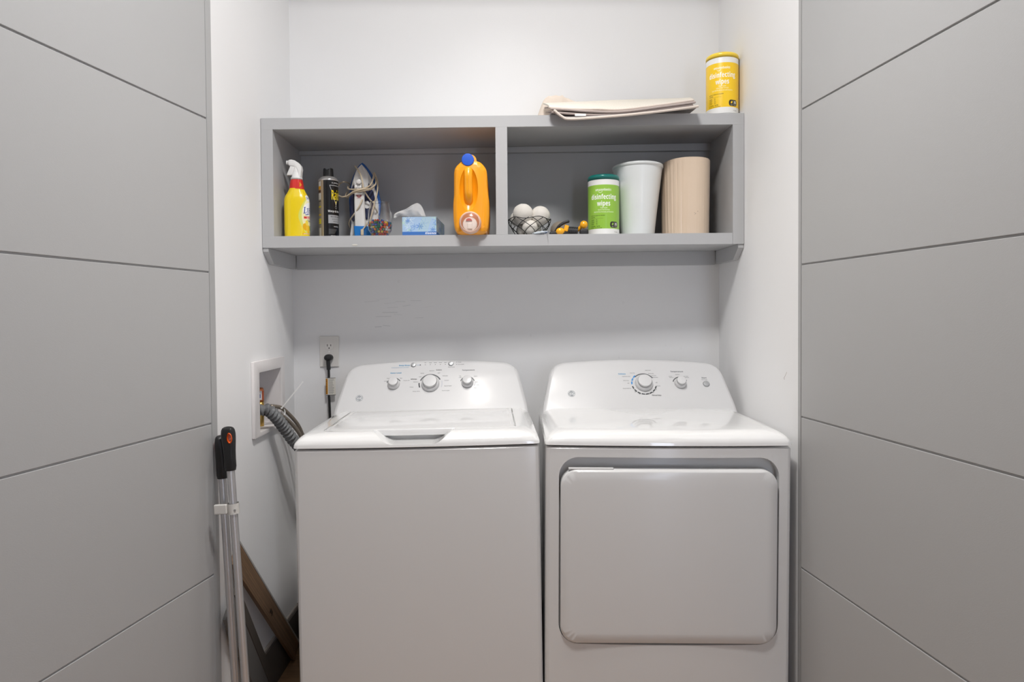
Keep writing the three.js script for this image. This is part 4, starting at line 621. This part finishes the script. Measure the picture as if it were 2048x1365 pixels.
// ---------------------------------------------------------------- wall services
{ // outlet
  const o = thing('wall_outlet', 'white duplex wall outlet above the washing machine', 'outlet', [-0.657, 1.1145, 0.0005]);
  const pl = rbox(0.0725, 0.1165, 0.006, 0.0025); pl.translate(0, 0, 0.003); mesh('cover_plate', pl, std({ color: rgb(0.72, 0.70, 0.67), roughness: 0.35 }), o);
  for (const y of [0.0205, -0.0205]) { const s = shapeOf([...Array(28)].map((_, i) => { const a = i / 28 * 6.2832; return [0.0168 * Math.cos(a), Math.max(-0.0138, Math.min(0.0138, 0.0168 * Math.sin(a)))]; })); const g = extr(s, 0.0012, 0.0004, 1); g.translate(0, y, 0.006); const r = mesh('receptacle', g, std({ color: rgb(0.75, 0.73, 0.7), roughness: 0.35 }), o);
    for (const [x, h] of [[-0.0064, 0.0085], [0.0064, 0.0068]]) mesh('slot', box(x - 0.0011, x + 0.0011, y + 0.003 - h / 2, y + 0.003 + h / 2, 0.0071, 0.0079), M.dark, r);
    mesh('ground_hole', new THREE.CylinderGeometry(0.0024, 0.0024, 0.0008, 16).rotateX(Math.PI / 2).translate(0, y - 0.0075, 0.0075), M.dark, r); }
  mesh('screw', new THREE.CylinderGeometry(0.0028, 0.0028, 0.001, 16).rotateX(Math.PI / 2).translate(0, 0, 0.0066), M.whiteMatte, o);
}
{ // power cord
  const o = thing('power_cord', 'black appliance power cord plugged into the wall outlet', 'power cord', [-0.6575, 1.092, 0.009]);
  const pg = loft([[0.0165, 0.013, 0], [0.0165, 0.013, 0.010], [0.014, 0.0115, 0.020], [0.009, 0.008, 0.026], [0.002, 0.002, 0.029]].map(([a, b, z]) => [...Array(24)].map((_, i) => { const t = i / 24 * 6.2832; return [a * Math.cos(t), b * Math.sin(t), z]; }))); const plug = mesh('plug', pg, M.black, o);
  mesh('strain_relief', tube([[0, -0.004, 0.012], [0, -0.018, 0.013], [0.001, -0.034, 0.012], [0.001, -0.045, 0.011]], 0.0075, 24, 14), M.black, plug);
  const cord = mesh('cord', tube([[0.001, -0.040, 0.011], [0.001, -0.075, 0.010], [-0.001, -0.12, 0.009], [0.001, -0.16, 0.009], [0.003, -0.22, 0.010], [0.006, -0.30, 0.012], [0.03, -0.42, 0.012], [0.10, -0.50, 0.012]], 0.0048, 60, 10), M.black, o);
  const tt = canvasTex(160, 256, (c, w, h) => { c.fillStyle = '#d8d5cd'; c.fillRect(0, 0, w, h); c.fillStyle = '#c98a1e'; c.fillRect(4, 14, 44, h - 28); c.fillStyle = '#5a3b10'; for (let i = 0; i < 9; i++) c.fillRect(12, 26 + i * 24, 26, 12); c.fillStyle = '#777'; for (let i = 0; i < 15; i++) c.fillRect(58, 18 + i * 15, 60 + rnd() * 34, 5); c.fillStyle = '#222'; c.fillRect(0, 0, w, 6); c.fillRect(0, h - 8, w, 6); });
  const tg = rbox(0.036, 0.066, 0.0008, 0.0003); tg.translate(0.007, -0.108, 0.0165); tg.rotateY(0.12); { const P = tg.attributes.position, uv = []; for (let i = 0; i < P.count; i++) uv.push((P.getX(i) + 0.013) / 0.038, (P.getY(i) + 0.141) / 0.066); tg.setAttribute('uv', new THREE.Float32BufferAttribute(uv, 2)); }
  mesh('warning_tag', tg, std({ map: tt, roughness: 0.6 }), cord);
}
{ // washer supply box set into the left wall
  const z0 = 0.142, z1 = 0.4435, y0 = 0.862, y1 = 1.106, o = thing('supply_box', 'white recessed washer supply box in the left wall', 'supply box', [XL, 0, 0]);
  const wm = std({ color: rgb(0.80, 0.77, 0.765), roughness: 0.4 });
  const iz0 = 0.1795, iz1 = 0.3950, iy0 = 0.8760, iy1 = 1.0680;
  const fr = extr(shapeOf(roundRect(z0, z1, y0, y1, 0.004, 3), [roundRect(iz0, iz1, iy0, iy1, 0.003, 3).reverse()]), 0.006, 0.002, 2); fr.rotateY(-Math.PI / 2); fr.translate(0.0082, 0, 0); mesh('frame', BGU.toCreasedNormals(fr, 0.5), wm, o);
  const D = 0.085, t = 0.003; mesh('back', box(-D, -D + t, iy0 - t, iy1 + t, iz0 - t, iz1 + t), wm, o);
  mesh('box_side', box(-D, 0.002, iy0 - t, iy0, iz0 - t, iz1 + t), wm, o); mesh('box_side', box(-D, 0.002, iy1, iy1 + t, iz0 - t, iz1 + t), wm, o); mesh('box_side', box(-D, 0.002, iy0, iy1, iz0 - t, iz0), wm, o); mesh('box_side', box(-D, 0.002, iy0, iy1, iz1, iz1 + t), wm, o);
}
{ // brass valve with copper arrestor
  const o = thing('water_valve', 'copper and brass water valve inside the supply box', 'valve', [-0.826, 0.8768, 0.268]);
  const cu = std({ color: rgb(0.55, 0.20, 0.09), roughness: 0.3, metalness: 0.9 }), br = std({ color: rgb(0.50, 0.33, 0.10), roughness: 0.32, metalness: 0.9 });
  mesh('valve_body', lathe([[0, 0], [0.011, 0], [0.011, 0.03], [0.013, 0.034], [0.013, 0.052], [0.015, 0.055], [0.015, 0.068], [0.0115, 0.073], [0.0115, 0.083], [0, 0.083]], 24), br, o);
  const arr = mesh('arrestor', lathe([[0, 0.083], [0.0105, 0.083], [0.0115, 0.088], [0.0115, 0.124], [0.009, 0.130], [0, 0.131]], 28), cu, o);
  const lg = lathe([[0.0118, 0.09], [0.0118, 0.120]], 28); lg.rotateY(Math.PI); mesh('label', lg, std({ map: canvasTex(256, 64, (c, w, h) => { c.fillStyle = '#a34a24'; c.fillRect(0, 0, w, h); c.fillStyle = '#dcdcdc'; c.fillRect(120, 0, 40, h); c.fillStyle = '#2b4a9b'; c.fillRect(126, 24, 18, 26); }), roughness: 0.4 }), arr);
}
{ // hoses
  const curve = new THREE.CatmullRomCurve3([[-0.845, 0.915, 0.335], [-0.825, 0.933, 0.345], [-0.8, 0.9404, 0.352], [-0.7807, 0.9431, 0.345], [-0.7633, 0.9204, 0.32], [-0.7469, 0.877, 0.28], [-0.7288, 0.8323, 0.25], [-0.712, 0.79, 0.21], [-0.690, 0.72, 0.14], [-0.665, 0.62, 0.05], [-0.655, 0.50, 0.03]].map(p => V3(...p)));
  const N = 620, rad = 18, fr = curve.computeFrenetFrames(N), rings = [];
  for (let i = 0; i <= N; i++) { const p = curve.getPointAt(i / N), n = fr.normals[i], b = fr.binormals[i], s = curve.getLength() * i / N, r = 0.0175 + 0.0036 * Math.sin(s / 0.0150 * 2 * Math.PI); rings.push([...Array(rad)].map((_, k) => { const a = k / rad * 2 * Math.PI; return [p.x + r * (Math.cos(a) * n.x + Math.sin(a) * b.x), p.y + r * (Math.cos(a) * n.y + Math.sin(a) * b.y), p.z + r * (Math.cos(a) * n.z + Math.sin(a) * b.z)]; })); }
  solo('drain_hose', loft(rings, { crease: 1.2 }), std({ color: rgb(0.15, 0.155, 0.16), roughness: 0.5 }), 'grey corrugated drain hose bending out of the supply box', 'hose');
  const braid = noiseTex(128, (u, v) => { const k = (Math.sin((u + v) * Math.PI * 8) > 0) !== (Math.sin((u - v) * Math.PI * 8) > 0) ? 1 : 0.55; return [176 * k, 164 * k, 150 * k]; }); braid.repeat.set(14, 2);
  const bm = std({ map: braid, roughness: 0.45, metalness: 0.5 });
  const hs = (label, pts, r) => { const h = thing('supply_hose', label, 'hose', [0, 0, 0], 0); mesh('braided_sleeve', tube(pts, r, 90, 12), bm, h); const a = V3(...pts[0]), b = V3(...pts[1]).sub(a).normalize(); const c = new THREE.CylinderGeometry(r * 1.5, r * 1.5, 0.02, 12); c.applyQuaternion(new THREE.Quaternion().setFromUnitVectors(V3(0, 1, 0), b)); c.translate(a.x, a.y, a.z); mesh('coupling', c, M.chrome, h); };
  hs('braided supply hose arching highest from the supply box', [[-0.838, 0.925, 0.225], [-0.815, 0.938, 0.232], [-0.7972, 0.9395, 0.238], [-0.7787, 0.9291, 0.2], [-0.7606, 0.9017, 0.17], [-0.7401, 0.8612, 0.14], [-0.7304, 0.8234, 0.12], [-0.72, 0.74, 0.08], [-0.71, 0.6, 0.04]], 0.0068);
  hs('braided supply hose running lower beside the drain hose', [[-0.838, 0.905, 0.262], [-0.812, 0.922, 0.262], [-0.7916, 0.9238, 0.25], [-0.7726, 0.9057, 0.22], [-0.7509, 0.8713, 0.18], [-0.727, 0.8214, 0.15], [-0.715, 0.72, 0.10], [-0.70, 0.55, 0.05]], 0.0068);
  const z = thing('cable_tie', 'white plastic cable tie sticking up from the hoses', 'cable tie', [0, 0, 0]);
  mesh('tail', hexa([[-0.7745, 0.931, 0.209], [-0.7705, 0.929, 0.209], [-0.7705, 0.929, 0.2078], [-0.7745, 0.931, 0.2078], [-0.7022, 1.0205, 0.201], [-0.6990, 1.0180, 0.201], [-0.6990, 1.0180, 0.1998], [-0.7022, 1.0205, 0.1998]]), M.whiteMatte, z);
  mesh('loop', new THREE.TorusGeometry(0.0125, 0.0016, 8, 28).scale(1, 1.3, 1.4).rotateY(0.9).rotateZ(0.5).translate(-0.776, 0.918, 0.205), M.whiteMatte, z);
  mesh('head', rbox(0.006, 0.006, 0.005, 0.001).translate(-0.7735, 0.929, 0.2095), M.whiteMatte, z);
}

// ---------------------------------------------------------------- poles and boards in the left corner
{
  const pole = (label, top, foot, r, twist = 0) => {
    const o = thing('broom_pole', label, 'pole', [foot[0], foot[1], foot[2]]);
    const d = V3(top[0] - foot[0], top[1] - foot[1], top[2] - foot[2]), L = d.length(); const g = new THREE.Group(); o.add(g); o.quaternion.setFromUnitVectors(V3(0, 1, 0), d.normalize()).multiply(new THREE.Quaternion().setFromAxisAngle(V3(0, 1, 0), twist)); o.remove(g);
    mesh('shaft', lathe([[0, 0.002], [r, 0.002], [r, L - 0.05], [0, L - 0.05]], 24), M.aluminium, o);
    const gl = 0.118, grip = loft([[0, r * 1.25, r * 1.25], [0.01, r * 1.45, r * 1.4], [gl * 0.25, r * 1.45, r * 1.38], [gl * 0.45, r * 1.55, r * 1.35], [gl * 0.62, r * 1.72, r * 1.32], [gl * 0.76, r * 1.84, r * 1.28], [gl * 0.85, r * 1.84, r * 1.22], [gl * 0.92, r * 1.70, r * 1.12], [gl * 0.965, r * 1.42, r * 0.95], [gl * 0.99, r * 0.95, r * 0.65], [gl, r * 0.4, r * 0.3]].map(([y, a, b]) => [...Array(28)].map((_, i) => { const t = -i / 28 * 6.2832; return [a * Math.cos(t), L - gl + y, b * Math.sin(t)]; })), { crease: 0.9 });
    const hole = new THREE.CylinderGeometry(r * 0.66, r * 0.66, 0.08, 20); hole.scale(1, 1, 2.1); hole.rotateX(Math.PI / 2); hole.translate(r * 0.62, L - 0.031, 0);
    const gm = mesh('grip', subtract(grip, hole), M.black, o);
    const ring = lathe([[r * 0.44, -r * 1.1], [r * 0.68, -r * 1.2], [r * 0.68, r * 1.2], [r * 0.44, r * 1.1], [r * 0.44, -r * 1.1]], 24); ring.scale(1, 1, 2.1); ring.rotateX(Math.PI / 2); ring.translate(r * 0.62, L - 0.031, 0); mesh('hanging_hole_liner', ring, glossy({ color: rgb(0.8, 0.11, 0.01) }), gm);
    return o;
  };
  const T1 = [-0.7420, 0.954, 0.755], F1 = [-0.6795, 0.001, 0.786], T2 = [-0.7750, 0.926, 0.727], F2 = [-0.7235, 0.001, 0.749];
  pole('aluminium pole with black and orange grip, fully in view', T1, F1, 0.0105); pole('aluminium pole with black grip half hidden behind left door', T2, F2, 0.0105, Math.PI / 2);
  // white clip joining the poles
  const at = (T, F, y) => { const t = (y - F[1]) / (T[1] - F[1]); return V3(F[0] + (T[0] - F[0]) * t, y, F[2] + (T[2] - F[2]) * t); };
  const a = at(T1, F1, 0.735), b = at(T2, F2, 0.735), o = thing('pole_clip', 'white plastic clip joining the two poles', 'clip', [a.x, a.y, a.z]);
  const cm = std({ color: rgb(0.66, 0.65, 0.62), roughness: 0.5 }), tilt = -0.06;
  mesh('collar', new THREE.CylinderGeometry(0.0152, 0.0152, 0.028, 28, 1, true).rotateZ(0.067), Object.assign(cm.clone(), { side: THREE.DoubleSide }), o);
  mesh('bridge', rbox(0.034, 0.026, 0.010, 0.003).rotateZ(0.04).translate((b.x - a.x) * 0.6 - 0.006, 0.001, 0.014), cm, o);
  mesh('rivet', new THREE.CylinderGeometry(0.0028, 0.0028, 0.002, 14).rotateX(Math.PI / 2).translate(0.009, -0.002, 0.0135), M.silver, o);
}
{
  const wood = noiseTex(512, (u, v) => { const g = 0.5 + 0.5 * noise.noise(u * 2.2 + 0.6 * noise.noise(u * 2, v * 3, 1), v * 34, 4.2), k = 0.62 + 0.5 * g * (0.7 + 0.3 * tileN(u, v, 4)); return [Math.min(255, 150 * k), Math.min(255, 118 * k), Math.min(255, 88 * k)]; });
  const board = (name, label, cat, ang, len, w, t, base, mat) => { // leaning in the plane of the left wall; base = [x, y, z] of the lower end centre
    const o = thing(name, label, cat, base); const g = rbox(t, w, len, 0.002); { const P = g.attributes.position, uv = []; for (let i = 0; i < P.count; i++) uv.push(P.getZ(i) * 1.3, P.getY(i) * 8); g.setAttribute('uv', new THREE.Float32BufferAttribute(uv, 2)); } g.translate(0, w / 2, len / 2); g.rotateX(-ang); mesh('plank', g, mat, o); return o; };
  // wood-look plank: lower edge passes (z .323,y .18) and (.635,.495)
  const p = board('wood_plank', 'brown wood-look plank leaning diagonally against the left wall', 'plank', 45.4 * Math.PI / 180, 0.775, 0.066, 0.012, [-0.766, 0.003, 0.143], std({ map: wood, roughness: 0.55 }));
  mesh('edge_strip', rbox(0.011, 0.006, 0.775, 0.001).translate(0.0012, 0.0690, 0.3875).rotateX(-45.4 * Math.PI / 180), std({ color: rgb(0.42, 0.41, 0.40), roughness: 0.5 }), p);
  const stain = canvasTex(128, 64, (c) => { c.clearRect(0, 0, 128, 64); for (let i = 0; i < 9; i++) { c.fillStyle = `rgba(18,14,14,${0.5 + 0.5 * rnd()})`; c.fillRect(20 + i * 9, 14 + rnd() * 12, 4 + rnd() * 5, 26 + rnd() * 10); } });
  mesh('dark_mark', new THREE.PlaneGeometry(0.05, 0.028).rotateY(Math.PI / 2).translate(0.0063, 0.030, 0.37).rotateX(-45.4 * Math.PI / 180), std({ map: stain, transparent: true, roughness: 0.7 }), p);
  const q = board('trim_board', 'grey painted trim board leaning steeply behind the poles', 'board', 55.6 * Math.PI / 180, 0.50, 0.075, 0.010, [-0.7725, 0.004, 0.445], std({ color: rgb(0.155, 0.15, 0.145), roughness: 0.6 }));
  mesh('dark_edge', rbox(0.012, 0.034, 0.50, 0.002).translate(0.0005, 0.0925, 0.25).rotateX(-55.6 * Math.PI / 180), M.base, q);
}
// ---- end of things
renderer.render(scene, camera);
